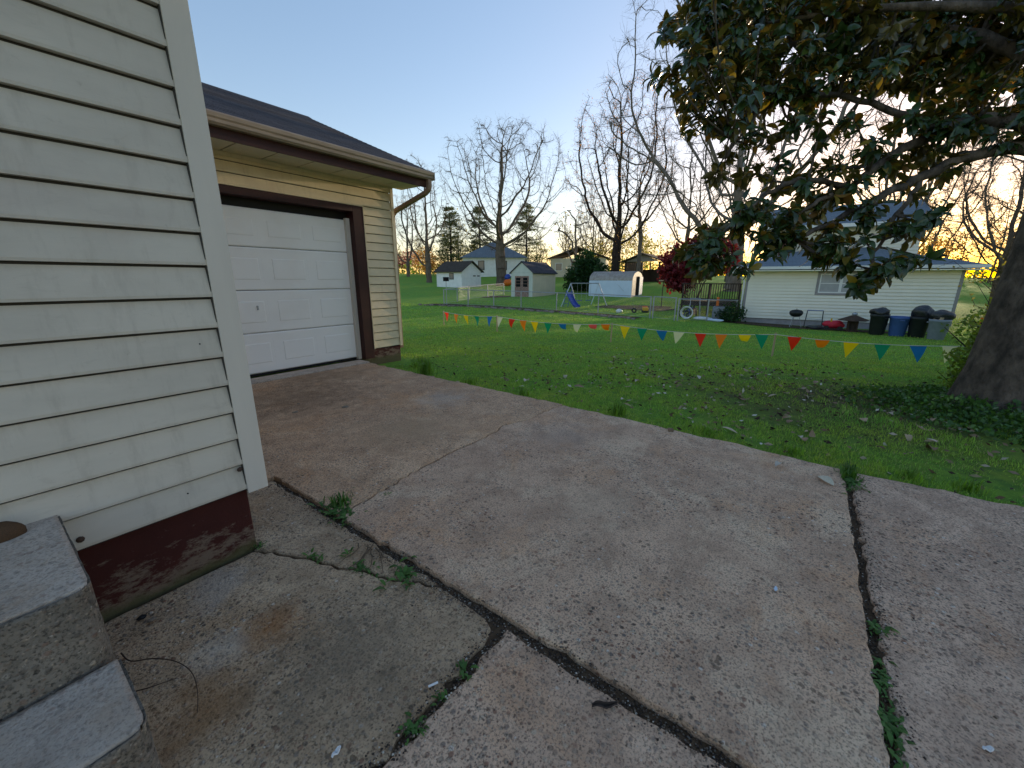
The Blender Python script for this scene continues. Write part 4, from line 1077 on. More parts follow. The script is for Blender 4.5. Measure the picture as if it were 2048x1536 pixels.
# ------------------------------------------------------------------ pennant string on stakes
PST = [(11.0, 11.3), (10.5, 8.3), (10.45, 4.3), (10.85, .56), (11.35, -3.0)]
names = ['slim wooden stake at the far left end of the pennant string', 'second wooden stake from the left, by a white pennant', 'wooden stake in the middle of the lawn between orange and yellow pennants', 'wooden stake in front of the neighbour wall between teal and red pennants', 'wooden stake hidden in the bush at the right end of the pennants']
TOP = []
for (x, y), lb in zip(PST, names):
    z = gz(x, y); h = .54
    o = MB().box(-.018, .018, -.018, .018, -.2, h).add([], []).build('stake', M_['pale_stake'], bevel=.003); o.location = (x, y, z); o.rotation_euler = (rnd.uniform(-.03, .03), rnd.uniform(-.03, .03), rnd.uniform(0, 1)); setp(o, lb, 'stake', 'stakes carrying the pennant string')
    TOP.append(Vector((x - .03, y, z + h - .03)))
pen = thing('pennant_string', 'white cord of multicoloured triangular pennants strung across the lawn', 'pennants', (0, 0, 0))
def cordpt(i, t):
    a, b = TOP[i], TOP[i+1]; p = a.lerp(b, t); p.z -= .12 * 4 * t * (1 - t) * (.5 if i == 0 else .8); return p
for i in range(4): MB().tube([cordpt(i, k/16) for k in range(17)], .007, 5).build('cord', M_['string'], pen)
FL = [(0, .07, 'red', .5, 0), (0, .27, 'orange', .35, 0), (0, .47, 'yellow', .5, 0), (0, .66, 'teal', .4, 0), (0, .88, 'blue', .1, 0), (1, .03, 'white', -.2, 0), (1, .16, 'red', -.7, .6), (1, .27, 'orange', .2, .1), (1, .38, 'yellow', 0, 0), (1, .50, 'teal', -.4, .3), (1, .62, 'blue', .2, 1.6), (1, .74, 'white', -.4, 1.0), (1, .86, 'pink', .3, 2.3), (1, .96, 'orange', .1, 1.5),
      (2, .10, 'yellow', .0, 0), (2, .22, 'teal', -.1, .3), (2, .35, 'blue', .2, .8), (2, .46, 'white', -.5, .6), (2, .59, 'red', .2, .2), (2, .71, 'orange', 0, 0), (2, .84, 'yellow', .2, 1.6), (2, .93, 'teal', .3, .1), (3, .10, 'red', 0, .4), (3, .24, 'orange', .1, 1.4), (3, .38, 'yellow', -.3, .3), (3, .52, 'teal', .1, .2), (3, .67, 'blue', .4, .1), (3, .80, 'white', -.1, .1)]
for (i, t, c, sk, curl) in FL:
    p = cordpt(i, t); d = (TOP[i+1] - TOP[i]).normalized(); nrm = Vector((-d.y, d.x, 0)).normalized(); w, hh = .26, .34
    V = []; F = []; N = 6
    ang = 0; off = Vector((0, 0, 0)); q = Vector((0, 0, 0))
    for k in range(N + 1):
        s = k / N; ww = w * (1 - s) * .5 + .002
        wob = nrm * (.02 * math.sin(s*4 + i + t*9))
        base = p + q + d * (sk * s * .14) + wob
        V += [tuple(base - d * ww), tuple(base + nrm * .012 * math.sin(s*3)), tuple(base + d * ww)]
        ang = curl * s * 1.5
        q = q + (Vector((0, 0, -1)) * math.cos(ang) + nrm * math.sin(ang)) * hh / N
        if k: 
            o = 3*k
            F += [(o-3, o-2, o+1, o), (o-2, o-1, o+2, o+1)]
    fo = MB().add(V, F).build('pennant', M_['flag_' + c], pen, fix=False, smooth=True)
    fo['label'] = '%s triangular pennant%s' % (c, ' blown into a curl' if curl > .9 else '')

# ------------------------------------------------------------------ foliage helpers
def leaf_quads(C, size, rng, aspect=.55, up=0.0, dirs=None):
    """one bent-diamond leaf (2 triangles) at each centre C -> V, F"""
    n = len(C)
    if dirs is None:
        d = rng.normal(size=(n, 3)); d[:, 2] += up
    else: d = dirs
    d = d / np.linalg.norm(d, axis=1, keepdims=True)
    a = rng.normal(size=(n, 3)); s = np.cross(d, a); s /= np.linalg.norm(s, axis=1, keepdims=True) + 1e-9
    sz = size * rng.uniform(.6, 1.35, (n, 1))
    nn = np.cross(d, s)
    v0 = C; v1 = C + d * sz * .5 + s * sz * aspect * .5 + nn * sz * .06; v2 = C + d * sz; v3 = C + d * sz * .5 - s * sz * aspect * .5 + nn * sz * .06
    V = np.stack([v0, v1, v2, v3], 1).reshape(-1, 3)
    F = np.arange(n * 4).reshape(n, 4)
    return V, F

def leaf_mesh(name, C, size, rng, mat_, parent, **kw):
    V, F = leaf_quads(np.asarray(C, float), size, rng, **kw)
    return link(name, np_mesh(name, V, F), parent, mat_)

def blob_points(n, c, r, rng, shell=.5):
    d = rng.normal(size=(n, 3)); d /= np.linalg.norm(d, axis=1, keepdims=True)
    k = rng.uniform(shell, 1, (n, 1)) ** .6
    lump = 1 + .22*np.sin(d[:, :1]*5 + c[0]) * np.sin(d[:, 1:2]*6 + c[1]) + .15*np.sin(d[:, 2:]*9 + c[0]*3)
    return np.array(c) + d * k * lump * np.array(r)

class Skel:
    """collects tapered branch tubes quickly"""
    def __init__(s): s.V = []; s.F = []; s.n = 0
    def tube(s, P, rad, k=4):
        P = np.asarray(P, float); m_ = len(P)
        T = np.gradient(P, axis=0); T /= np.linalg.norm(T, axis=1, keepdims=True) + 1e-9
        ref = np.array([.3, .9, .2]) if abs(T[0] @ np.array([.3, .9, .2])) < .9 else np.array([1., 0, 0])
        A = ref - T * (T @ ref)[:, None]; A /= np.linalg.norm(A, axis=1, keepdims=True) + 1e-9
        B = np.cross(T, A)
        th = np.arange(k) * 2 * np.pi / k
        ring = A[:, None] * np.cos(th)[None, :, None] + B[:, None] * np.sin(th)[None, :, None]
        V = P[:, None] + ring * np.asarray(rad, float)[:, None, None]
        i = np.arange(m_ - 1)[:, None]; j = np.arange(k)[None]
        F = np.stack([i*k + j, i*k + (j+1) % k, (i+1)*k + (j+1) % k, (i+1)*k + j], -1).reshape(-1, 4) + s.n
        s.V.append(V.reshape(-1, 3)); s.F.append(F); s.n += m_ * k
    def obj(s, name, mat_, parent, smooth=True):
        return link(name, np_mesh(name, np.concatenate(s.V), np.concatenate(s.F), smooth), parent, mat_)

def unit(v): return v / (np.linalg.norm(v) + 1e-9)

def grow(env, root, trunk_top, step, kill, rng, maxit=160, infl=1e9):
    """space colonisation: env = points to reach; returns node positions and parents"""
    nodes = [np.array(root, float)]; par = [-1]
    tt = np.array(trunk_top, float); n0 = max(2, int(np.linalg.norm(tt - nodes[0]) / step))
    for i in range(1, n0 + 1):
        nodes.append(nodes[0] + (tt - nodes[0]) * i / n0 + rng.normal(size=3) * .06 * step * np.array([1, 1, .2])); par.append(i - 1)
    A = env.copy(); near = np.full(len(A), 1e9); who = np.zeros(len(A), int)
    def upd(idx):
        for k in idx:
            d = ((A - nodes[k])**2).sum(1); mk = d < near; near[mk] = d[mk]; who[mk] = k
    upd(range(len(nodes) // 2, len(nodes)))
    for it in range(maxit):
        live = near > kill * kill
        A = A[live]; near = near[live]; who = who[live]
        if len(A) < 3: break
        D = np.zeros((len(nodes), 3)); dv = A - np.array(nodes)[who]; dv /= np.linalg.norm(dv, axis=1, keepdims=True)
        np.add.at(D, who, dv)
        act = np.unique(who); new = []
        for k in act:
            v = D[k]; L = np.linalg.norm(v)
            if L < 1e-6: continue
            prev = nodes[k] - nodes[par[k]] if par[k] >= 0 else np.array([0, 0, step])
            v = unit(v / L + .32 * unit(prev) + rng.normal(size=3) * .13)
            nodes.append(nodes[k] + v * step); par.append(k); new.append(len(nodes) - 1)
        if len(nodes) > 6500: break
        upd(new)
    return np.array(nodes), np.array(par)

def edges_mesh(P0, P1, r0, r1, k):
    n = len(P0); T = P1 - P0; T /= np.linalg.norm(T, axis=1, keepdims=True) + 1e-9
    ref = np.where(np.abs(T[:, :1]) < .8, np.array([[1., 0, 0]]), np.array([[0, 1., 0]]))
    a = np.cross(T, ref); a /= np.linalg.norm(a, axis=1, keepdims=True) + 1e-9; b = np.cross(T, a)
    th = np.arange(k) * 2 * np.pi / k
    ring = a[:, None] * np.cos(th)[None, :, None] + b[:, None] * np.sin(th)[None, :, None]
    V = np.concatenate([P0[:, None] + ring * r0[:, None, None], P1[:, None] + ring * r1[:, None, None]], 1).reshape(-1, 3)
    j = np.arange(k); F1 = np.stack([j, (j + 1) % k, (j + 1) % k + k, j + k], 1)
    F = (np.arange(n)[:, None, None] * 2 * k + F1[None]).reshape(-1, 4)
    return V, F

def bare_tree(name, label, base, height, trunk_r, seed, bark, rad, low, fork, natt=900, bud=None, nbud=0, shift=(0, 0), group='bare trees beyond the lawn', step=None, twig=3.2, tw_r=.008, shell=.45):
    """low: height where the crown starts, fork: height of the first fork (fractions)"""
    rng = np.random.default_rng(seed)
    x, y = base; z = gz(x, y) - .15
    t = thing(name, label, 'tree', (x, y, z), 0, group)
    step = step or height * .021
    c = np.array([shift[0], shift[1], height * (low + 1) / 2]); r_ = np.array([rad, rad, height * (1 - low) / 2])
    d = rng.normal(size=(natt, 3)); d /= np.linalg.norm(d, axis=1, keepdims=True)
    u = rng.uniform(shell**3, 1, (natt, 1)) ** (1/3)
    lump = 1 + .10 * np.sin(3.1 * d[:, :1] + seed) + .10 * np.sin(4.3 * d[:, 1:2] + seed * 2) + .06 * np.sin(7 * d[:, 2:] + seed)
    env = c + d * u * lump * r_
    env[:, :2] *= (1 - .35 * np.clip((low * height + .25 * height - env[:, 2:]) / (.3 * height), 0, 1))   # taper towards the fork
    N, par = grow(env, (0, 0, -.3), (shift[0] * .12, shift[1] * .12, height * fork), step, step * 1.7, rng)
    n = len(N); w = np.full(n, 0.0); kids = np.bincount(par[1:], minlength=n)
    w[kids == 0] = 1.0
    for i in range(n - 1, 0, -1): w[par[i]] += w[i]
    r = (w / w[0]) ** .60 * trunk_r; r = np.maximum(r, tw_r * 1.4)
    # root flare
    r[0] *= 1.45; r[1] *= 1.12
    P0 = N[par[1:]]; P1 = N[1:]; ra = np.minimum(r[par[1:]], r[1:] * 1.35 + .01); rb = r[1:]
    thick = rb > trunk_r * .16
    Vw, Fw = edges_mesh(P0[thick], P1[thick] + (P1[thick] - P0[thick]) * .06, ra[thick], rb[thick], 8)
    link('trunk', np_mesh('trunk', Vw, Fw, True), t, bark)
    V1, F1 = edges_mesh(P0[~thick], P1[~thick], ra[~thick], rb[~thick], 4)
    # fine twigs
    pick = np.where(~thick)[0]
    m_ = int(len(pick) * twig); q = pick[rng.integers(0, len(pick), m_)]
    f = rng.uniform(0, 1, (m_, 1)); S = P0[q] * (1 - f) + P1[q] * f
    dr = (P1[q] - P0[q]); dr /= np.linalg.norm(dr, axis=1, keepdims=True) + 1e-9
    dr = dr * .8 + rng.normal(size=(m_, 3)) * .65; dr /= np.linalg.norm(dr, axis=1, keepdims=True)
    L = step * rng.uniform(.7, 2.1, (m_, 1)); E1 = S + dr * L * .5; E2 = E1 + (dr + rng.normal(size=(m_, 3)) * .35) * L * .5
    V2, F2 = edges_mesh(S, E1, np.full(m_, tw_r), np.full(m_, tw_r * .8), 3); V3, F3 = edges_mesh(E1, E2, np.full(m_, tw_r * .8), np.full(m_, tw_r * .45), 3)
    S4 = np.concatenate([E1, E2]); D4 = rng.normal(size=S4.shape) * .7 + np.concatenate([dr, dr]); D4 /= np.linalg.norm(D4, axis=1, keepdims=True); E4 = S4 + D4 * step * rng.uniform(.3, .9, (len(S4), 1))
    V4, F4 = edges_mesh(S4, E4, np.full(len(S4), tw_r * .6), np.full(len(S4), tw_r * .35), 3)
    cr4 = link('crown', np_mesh('crown', V1, F1, True), t, bark)
    V = np.concatenate([V2, V3, V4]); F = np.concatenate([F2, F3 + len(V2), F4 + len(V2) + len(V3)])
    setp(link('twigs', np_mesh('twigs', V, F), cr4, bark), kind='stuff')
    if bud is not None and nbud:
        E = np.concatenate([E1, E2, E4]); E = E[rng.integers(0, len(E), nbud)] + rng.normal(size=(nbud, 3)) * .08
        leaf_mesh('buds', E, .11, rng, bud, cr4)['kind'] = 'stuff'
    return t

# ------------------------------------------------------------------ background trees
BK, BP, BD = M_['bark'], M_['bark_pale'], M_['bark_dark']
bare_tree('bare_tree', 'bare grey tree at far left near the garage corner, behind the white shed', (44.6, 48.7), 18, .42, 3, BK, 4.3, .18, .12, 500)
bare_tree('bare_tree', 'large round-crowned bare tree standing between the white and beige sheds', (45.9, 35.5), 22.5, .70, 12, BK, 8.0, .16, .13, 1700)
bare_tree('bare_tree', 'tall budding tree with dark trunk behind the barn shed', (43.5, 17.9), 19.6, .50, 21, BD, 5.2, .22, .24, 1200, M_['budorange'], 6000)
bare_tree('bare_tree', 'huge pale-barked bare tree behind the magnolia leaves', (39.5, 5.6), 26, .60, 34, BP, 9.5, .16, .12, 1400, shift=(0, 1.5))
bare_tree('bare_tree', 'dead leaning tree with broken limbs beside the evergreen shrub', (39.5, 20.3), 8.5, .22, 41, BK, 2.6, .35, .3, 40, shift=(0, .8), twig=1.0)
bare_tree('bare_tree', 'slender pale tree right of the tall dark trunk', (46.5, 16.4), 16, .24, 43, BP, 3.4, .35, .3, 350)
bare_tree('bare_tree', 'thin bare tree rising behind the open shelter', (56, 14.0), 18, .30, 47, BK, 5.0, .28, .2, 500)
bare_tree('bare_tree', 'bare tree left of the dark red maple, further back', (58, 9.0), 20, .34, 53, BK, 5.5, .22, .18, 600, M_['bud'], 900)
bare_tree('bare_tree', 'small bare tree at the far left edge beside the road', (50, 60), 14, .3, 59, BK, 4.5, .2, .15, 400, M_['budorange'], 1500)
bare_tree('bare_tree', 'bare tree behind the neighbour roof, left of the glowing sky', (46, -3.5), 18, .32, 61, BK, 6.0, .2, .15, 600)
bare_tree('bare_tree', 'sunset-lit bare tree just right of the neighbour roof', (36, -8.6), 14, .26, 67, BK, 4.6, .12, .12, 700, twig=6)
bare_tree('bare_tree', 'sunset-lit bare tree behind the magnolia trunk', (30, -8.8), 11, .24, 71, BK, 4.0, .10, .1, 600, tw_r=.007, twig=6)
bare_tree('bare_tree', 'tall bare tree at the right edge against the bright sky', (40, -14.5), 19, .34, 73, BK, 6.5, .12, .15, 800, twig=6)
bare_tree('bare_tree', 'bare tree with crooked low limbs at the right edge', (17, -6.6), 8.5, .15, 79, BD, 3.4, .22, .2, 420, tw_r=.005)
bare_tree('bare_tree', 'faint bare tree far behind the neighbour upper storey', (66, -8), 22, .4, 83, BK, 7, .18, .15, 600, M_['bud'], 900)
bare_tree('bare_tree', 'faint bare tree standing behind the far tan house', (80, 38), 17, .35, 89, BK, 6, .2, .15, 500, M_['bud'], 1800)
bare_tree('bare_tree', 'bare tree between the big round-crowned tree and the tall dark one, far back', (72, 33), 13, .25, 97, BK, 4.5, .2, .15, 350, M_['bud'], 1500)

def pine(label, x, y, h, seed):
    rng = np.random.default_rng(seed); t = thing('pine_tree', label, 'tree', (x, y, gz(x, y) - .2), 0, 'pines behind the sheds')
    sk = Skel(); sk.tube(np.array([[0, 0, 0], [.1, 0, h*.5], [.05, .05, h]]), [.28, .18, .03], 7)
    C = []; D = []
    for k in range(95):
        u = rng.uniform(.14, .98); z = h * u; L = (1 - u) ** .75 * h * .30 * rng.uniform(.55, 1.2) + .4; a = rng.uniform(0, 6.28)
        P = [np.array([0, 0, z])]
        for q in range(4): P.append(P[-1] + np.array([math.cos(a), math.sin(a), .22 - .10*q]) * L / 4)
        P = np.array(P); sk.tube(P, np.linspace(.045, .012, 5), 3)
        m_ = 60
        uu = rng.uniform(.3, 1, m_); pt = np.array([np.interp(uu, np.linspace(0, 1, 5), P[:, i]) for i in range(3)]).T
        C.append(pt + rng.normal(size=(m_, 3)) * np.array([.28, .28, .10]) * (1 + L*.12)); dd = rng.normal(size=(m_, 3)) * .6 + np.array([math.cos(a), math.sin(a), .25]); D.append(dd)
    sk.obj('trunk', M_['bark_dark'], t)
    leaf_mesh('crown', np.concatenate(C), .42, rng, M_['needle'], t, aspect=.28, dirs=np.concatenate(D))
pine('green pine behind the white weathered shed, leftmost of the pines', 57.5, 56.5, 12.5, 1)
pine('green pine left of the far white house', 63, 54.0, 13, 2)
pine('green pine rising behind the far white house', 74, 50.5, 14.5, 3)

def shrub(name, label, x, y, blobs, n, size, mt, seed, cat='shrub', stems=6, bark=None, group=None, aspect=.6, upd=.3, shell=.35, dz=0):
    rng = np.random.default_rng(seed); t = thing(name, label, cat, (x, y, gz(x, y) + dz), 0, group)
    C = []; tot = sum(b[1][0]*b[1][1]*b[1][2] for b in blobs)
    sk = Skel()
    for c, r in blobs:
        k = max(20, int(n * r[0]*r[1]*r[2] / tot)); C.append(blob_points(k, c, r, rng, shell))
    for i in range(stems):
        c, r = blobs[i % len(blobs)]
        e_ = np.array(c) + rng.normal(size=3) * np.array(r) * .45
        b0_ = np.array([rng.normal()*.12, rng.normal()*.12, -.15]); mid_ = (b0_ + e_) / 2 + rng.normal(size=3) * .1
        sk.tube(np.array([b0_, mid_, e_]), [.035, .024, .008], 5)
        for q in range(4):
            e2 = e_ + rng.normal(size=3) * np.array(r) * .5; sk.tube(np.array([mid_, (mid_ + e2)/2 + rng.normal(size=3)*.05, e2]), [.014, .009, .004], 4)
    sk.obj('stems', bark or M_['bark'], t)
    o = leaf_mesh('foliage', np.concatenate(C), size, rng, mt, t, aspect=aspect, up=upd); o['kind'] = 'stuff'
    return t
shrub('red_maple', 'dark red Japanese maple in front of the deck', 29.2, 6.4, [((0, .2, 3.0), (1.3, 1.9, 1.1)), ((0, 1.2, 2.3), (1.1, 1.2, .9)), ((.1, -1.0, 3.3), (1.1, 1.3, .9)), ((0, -.4, 4.1), (.8, 1.0, .7)), ((-.2, .9, 1.6), (.8, .9, .6))], 9500, .27, M_['maple'], 5, 'tree', 7, M_['bark_dark'])
shrub('evergreen_shrub', 'dense dark green shrub between the beige shed and the barn shed', 38.6, 18.9, [((0, 0, 1.6), (1.6, 1.9, 1.7)), ((0, .9, 1.1), (1.4, 1.5, 1.2)), ((0, -1.2, 1.3), (1.3, 1.3, 1.3)), ((.2, .2, 3.0), (1.0, 1.1, .9))], 6500, .30, M_['evergreen'], 6)
shrub('corner_shrub', 'leafy green shrub at the neighbour house corner', 24.0, 3.25, [((0, 0, .45), (.5, .6, .5)), ((0, .45, .3), (.4, .4, .35))], 900, .13, M_['evergreen'], 7)
shrub('redbud_tree', 'pink blossoming tree beside the road at the far left', 63, 75, [((0, 0, 3.2), (2.4, 2.8, 1.8)), ((0, 2, 2.4), (1.8, 2, 1.4))], 1500, .34, M_['redbud'], 8, 'tree', 5)
shrub('yellow_bush', 'yellow-orange budding bush behind the bare tree at far left', 56, 62, [((0, 0, 2.6), (2.2, 2.6, 2.4)), ((1, -2.2, 2), (1.8, 2, 2))], 1600, .32, M_['budorange'], 9, 'bush', 6)
shrub('yellow_bush', 'yellow-green budding bush between the pines and the far white house', 66, 58.5, [((0, 0, 3), (2.5, 3, 2.8))], 1400, .34, M_['bud'], 10, 'bush', 6)
shrub('yellow_bush', 'pale budding thicket behind the tan far house', 72, 27, [((0, 0, 4), (3, 6, 3.8)), ((0, 7, 3.2), (3, 4, 3))], 3200, .36, M_['bud'], 11, 'bush', 14)
shrub('brown_bush', 'brownish budding bush beside the neighbour roof against the sunset', 38, -6.2, [((0, 0, 3.4), (1.3, 1.4, 1.2))], 700, .18, M_['budorange'], 12, 'bush', 6)
# far wood closing the view: countless thin trunks and budding twigs
def far_wood():
    rng = np.random.default_rng(77); sk = Skel(); C = []
    for k in range(220):
        az = R(rng.uniform(-42, 64)); d = rng.uniform(95, 150); x, y = d*math.cos(az), d*math.sin(az); z = gz(x, y) - .3
        h = rng.uniform(7, 15) * (.8 if az > R(45) else 1); r0 = rng.uniform(.08, .2)
        p0 = np.array([x, y, z]); tp = p0 + np.array([rng.normal()*.8, rng.normal()*.8, h])
        sk.tube(np.array([p0, (p0+tp)/2 + rng.normal(size=3)*.3, tp]), [r0, r0*.6, .03], 4)
        for q in range(11):
            u = rng.uniform(.25, .95); s0 = p0 + (tp - p0)*u; a = rng.uniform(0, 6.28); L = h*.3*(1.2-u)
            e1 = s0 + np.array([math.cos(a)*L*.7, math.sin(a)*L*.7, L*.8]); sk.tube(np.array([s0, (s0+e1)/2 + rng.normal(size=3)*.15, e1]), [r0*.4, r0*.25, .02], 3)
            for w in range(3):
                e2 = e1 + rng.normal(size=3)*L*.35; sk.tube(np.array([(s0+e1)/2, e2]), [.03, .015], 3); C.append(e2); C.append((e1+e2)/2)
    t = thing('far_wood', 'hazy belt of bare budding woodland closing the view', 'woodland', (0, 0, 0)); t['kind'] = 'stuff'
    sk.obj('trunks', M_['bark'], t)['kind'] = 'stuff'
    C = np.array(C); C = C[rng.integers(0, len(C), 9000)] + rng.normal(size=(9000, 3))*.5
    leaf_mesh('buds', C, .5, rng, M_['bud'], t)['kind'] = 'stuff'
    B = []
    for k in range(90):
        az = R(-42 + 106*k/90 + rng.uniform(-.6, .6)); d = rng.uniform(88, 120); x, y = d*math.cos(az), d*math.sin(az)
        B.append(blob_points(90, (x, y, gz(x, y) + 1.2), (2.2, 2.6, rng.uniform(1.2, 2.6)), rng))
    leaf_mesh('undergrowth', np.concatenate(B), .7, rng, M_['bushleaf'], t)['kind'] = 'stuff'
far_wood()

# ------------------------------------------------------------------ magnolia
mg = thing('magnolia_tree', 'big magnolia with glossy dark leaves overhanging from the right', 'tree', (6.62, -1.85, -.1))
MO = np.array([6.62, -1.85, -.1])
rng = np.random.default_rng(5)
CL = np.array([[float(q) for q in s.split()] for s in "4.90 1.14 1.67;4.37 0.85 1.51;4.57 0.83 1.75;5.19 0.80 1.93;4.86 0.60 1.76;5.36 0.55 1.98;4.48 0.68 1.58;5.02 1.07 1.88;4.67 0.61 1.97;4.79 0.45 2.06;5.04 0.41 1.65;5.07 0.25 1.88;5.29 0.18 1.75;5.81 0.16 2.18;5.64 0.02 1.94;4.94 -0.12 1.69;5.19 -0.09 1.56;5.68 -0.33 1.80;5.70 -0.36 1.98;5.85 -0.16 2.16;5.82 -0.56 1.92;5.27 -0.53 1.54;5.61 -0.74 1.58;6.01 -0.53 1.42;5.33 -0.34 1.28;5.86 -0.48 1.31;5.85 -0.00 1.67;5.62 -0.22 1.60;4.72 1.00 1.42;4.79 0.83 1.45;4.82 0.51 1.78;5.57 0.42 1.99;5.20 0.32 2.04;6.41 -0.80 1.83;5.83 -0.81 1.92;5.85 1.11 2.74;5.64 1.15 2.52;5.68 0.78 2.58;5.84 0.40 2.96;5.18 0.67 2.84;6.08 0.67 2.88;5.39 0.77 2.73;6.45 0.02 3.01;5.59 -0.04 2.52;5.74 -0.26 2.71;5.74 -0.04 2.95;6.39 0.22 2.64;5.40 0.22 2.32;6.61 0.13 2.70;6.50 -0.66 2.90;6.70 -0.59 2.77;6.17 -0.38 2.59;7.08 -0.85 3.20;6.28 -0.86 2.97;6.98 -1.11 3.22;7.46 -0.89 2.90;5.75 -0.24 2.36;6.73 -0.62 2.46;6.29 -0.76 2.22;5.72 -0.04 2.20;5.57 -0.41 2.08;5.06 0.47 2.53;6.02 0.94 2.54;6.23 0.44 2.57;6.05 0.56 2.41;6.22 0.31 2.36;6.85 -0.13 2.63;6.32 -0.86 2.82;7.21 -1.13 3.10;7.26 -1.36 3.12;7.51 -1.59 3.05;6.16 1.05 3.25;6.01 0.94 3.31;7.32 -0.49 3.20;6.08 -0.54 2.98;6.51 -0.18 2.80;6.28 0.20 2.86;6.17 0.55 3.00;6.61 -0.49 2.56;7.29 -1.00 2.57;6.52 -0.94 2.63;7.37 -0.86 2.71;5.77 1.67 4.59;6.32 1.55 4.77;7.16 1.41 5.18;6.95 0.98 4.77;6.16 0.78 4.38;6.14 0.56 4.34;6.50 0.43 4.52;7.48 0.07 4.84;8.49 -0.16 5.11;8.32 -0.25 5.01;7.34 -0.49 4.57;7.50 -0.75 4.49;8.62 -0.92 4.91;7.47 -1.08 4.39;7.89 -1.23 4.55;6.93 -1.22 4.12;5.37 1.35 4.04;6.17 1.45 4.47;6.68 1.22 4.55;6.72 0.91 4.48;6.28 0.74 4.30;7.74 0.64 4.89;7.17 0.40 4.65;6.17 0.18 4.03;6.21 -0.09 4.08;8.55 -0.35 4.99;8.72 -0.56 4.96;8.67 -0.77 4.76;8.06 -0.90 4.57;7.45 -1.04 4.23;7.07 -1.22 4.05;7.64 -1.45 4.23;5.31 1.49 3.90;6.93 1.64 4.76;7.06 1.26 4.56;6.97 1.07 4.58;5.79 0.66 3.97;6.17 0.44 4.08;6.45 0.18 3.98;8.13 -0.02 4.63;6.35 -0.06 4.01;8.06 -0.45 4.43;8.01 -0.67 4.45;7.80 -0.84 4.27;8.94 -1.03 4.75;7.27 -1.01 4.03;8.24 -1.50 4.30;7.25 -1.32 3.95;5.07 1.41 3.77;5.07 1.14 3.58;5.77 1.14 3.93;5.52 0.79 3.62;5.51 0.68 3.71;7.72 0.66 4.60;6.28 0.32 3.83;7.90 0.09 4.51;7.70 -0.27 4.29;7.87 -0.39 4.35;7.80 -0.60 4.14;8.71 -0.92 4.35;8.72 -1.09 4.46;8.49 -1.27 4.36;8.29 -1.53 4.17;8.73 -1.75 4.16;6.26 1.70 4.14;6.07 1.39 3.95;6.23 1.02 3.91;5.54 0.87 3.63;7.20 0.71 4.04;6.55 0.45 3.74;5.81 0.17 3.42;6.19 -0.03 3.53;7.90 -0.11 4.17;6.72 -0.43 3.71;7.18 -0.68 3.69;8.05 -0.90 4.05;8.65 -1.20 4.09;7.41 -1.19 3.66;7.74 -1.44 3.74;8.04 -1.70 3.84;4.82 1.31 3.21;6.77 1.30 3.84;5.07 0.96 3.26;7.15 1.05 3.92;5.69 0.52 3.31;5.80 0.45 3.48;7.53 0.21 3.90;7.70 -0.11 3.85;6.36 -0.09 3.51;7.24 -0.34 3.61;7.22 -0.56 3.57;8.09 -0.99 3.76;6.86 -0.97 3.35;8.60 -1.35 3.83;9.26 -1.69 4.01;8.72 -1.89 3.74;6.58 1.65 3.76;6.72 1.55 3.88;5.83 0.98 3.36;7.12 0.72 3.79;7.52 0.14 3.81;7.54 -0.68 3.58;6.66 -0.96 3.26;6.13 1.80 4.65;6.75 1.92 4.99;5.56 1.52 4.24;6.15 1.60 4.07;6.57 1.71 4.03;5.93 1.59 3.67;4.89 1.23 3.18;6.20 1.56 4.21;5.51 1.35 4.00".split(';')])
LIMBS = {
'a': [(6.69, -1.48, 2.85), (6.64, -1.11, 2.95), (6.53, -0.82, 2.86), (6.27, -0.48, 2.65), (5.92, -0.14, 2.33), (5.63, 0.1, 2.17), (5.27, 0.39, 1.91)],
'b': [(6.67, -1.56, 2.61), (6.54, -1.12, 2.6), (6.42, -0.77, 2.44), (6.2, -0.53, 2.28), (5.72, -0.1, 1.96), (5.37, 0.21, 1.8), (5.05, 0.41, 1.67)],
'c': [(7.07, -1.55, 3.48), (7.12, -1.11, 3.84), (7.04, -0.56, 4.06), (6.68, 0.11, 4.06), (6.19, 0.74, 3.95), (5.76, 1.28, 3.84)],
'd': [(6.53, -0.82, 2.86), (6.48, -0.37, 3.15), (6.33, 0.1, 3.35), (5.93, 0.63, 3.3), (5.51, 0.89, 2.99), (5.19, 0.98, 2.59)],
'e': [(5.92, -0.14, 2.33), (5.62, 0.3, 2.38), (5.2, 0.6, 2.16), (4.8, 0.83, 1.84), (4.49, 0.97, 1.59)],
'f': [(7.52, -1.48, 4.25), (7.85, -1.16, 4.79), (7.82, -0.5, 5.01), (7.22, 0.48, 4.96), (6.3, 1.41, 4.65)],
'g': [(6.42, -0.77, 2.44), (6.18, -0.61, 2.08), (5.99, -0.48, 1.77), (5.8, -0.44, 1.45)]}
START = {'a': (6.9, -1.98, 2.45), 'b': (6.88, -1.97, 2.2), 'c': (6.98, -2.02, 3.0), 'f': (7.05, -2.05, 3.7)}
RAD = {'a': .085, 'b': .075, 'c': .09, 'd': .04, 'e': .032, 'f': .08, 'g': .03}
tk = Skel()
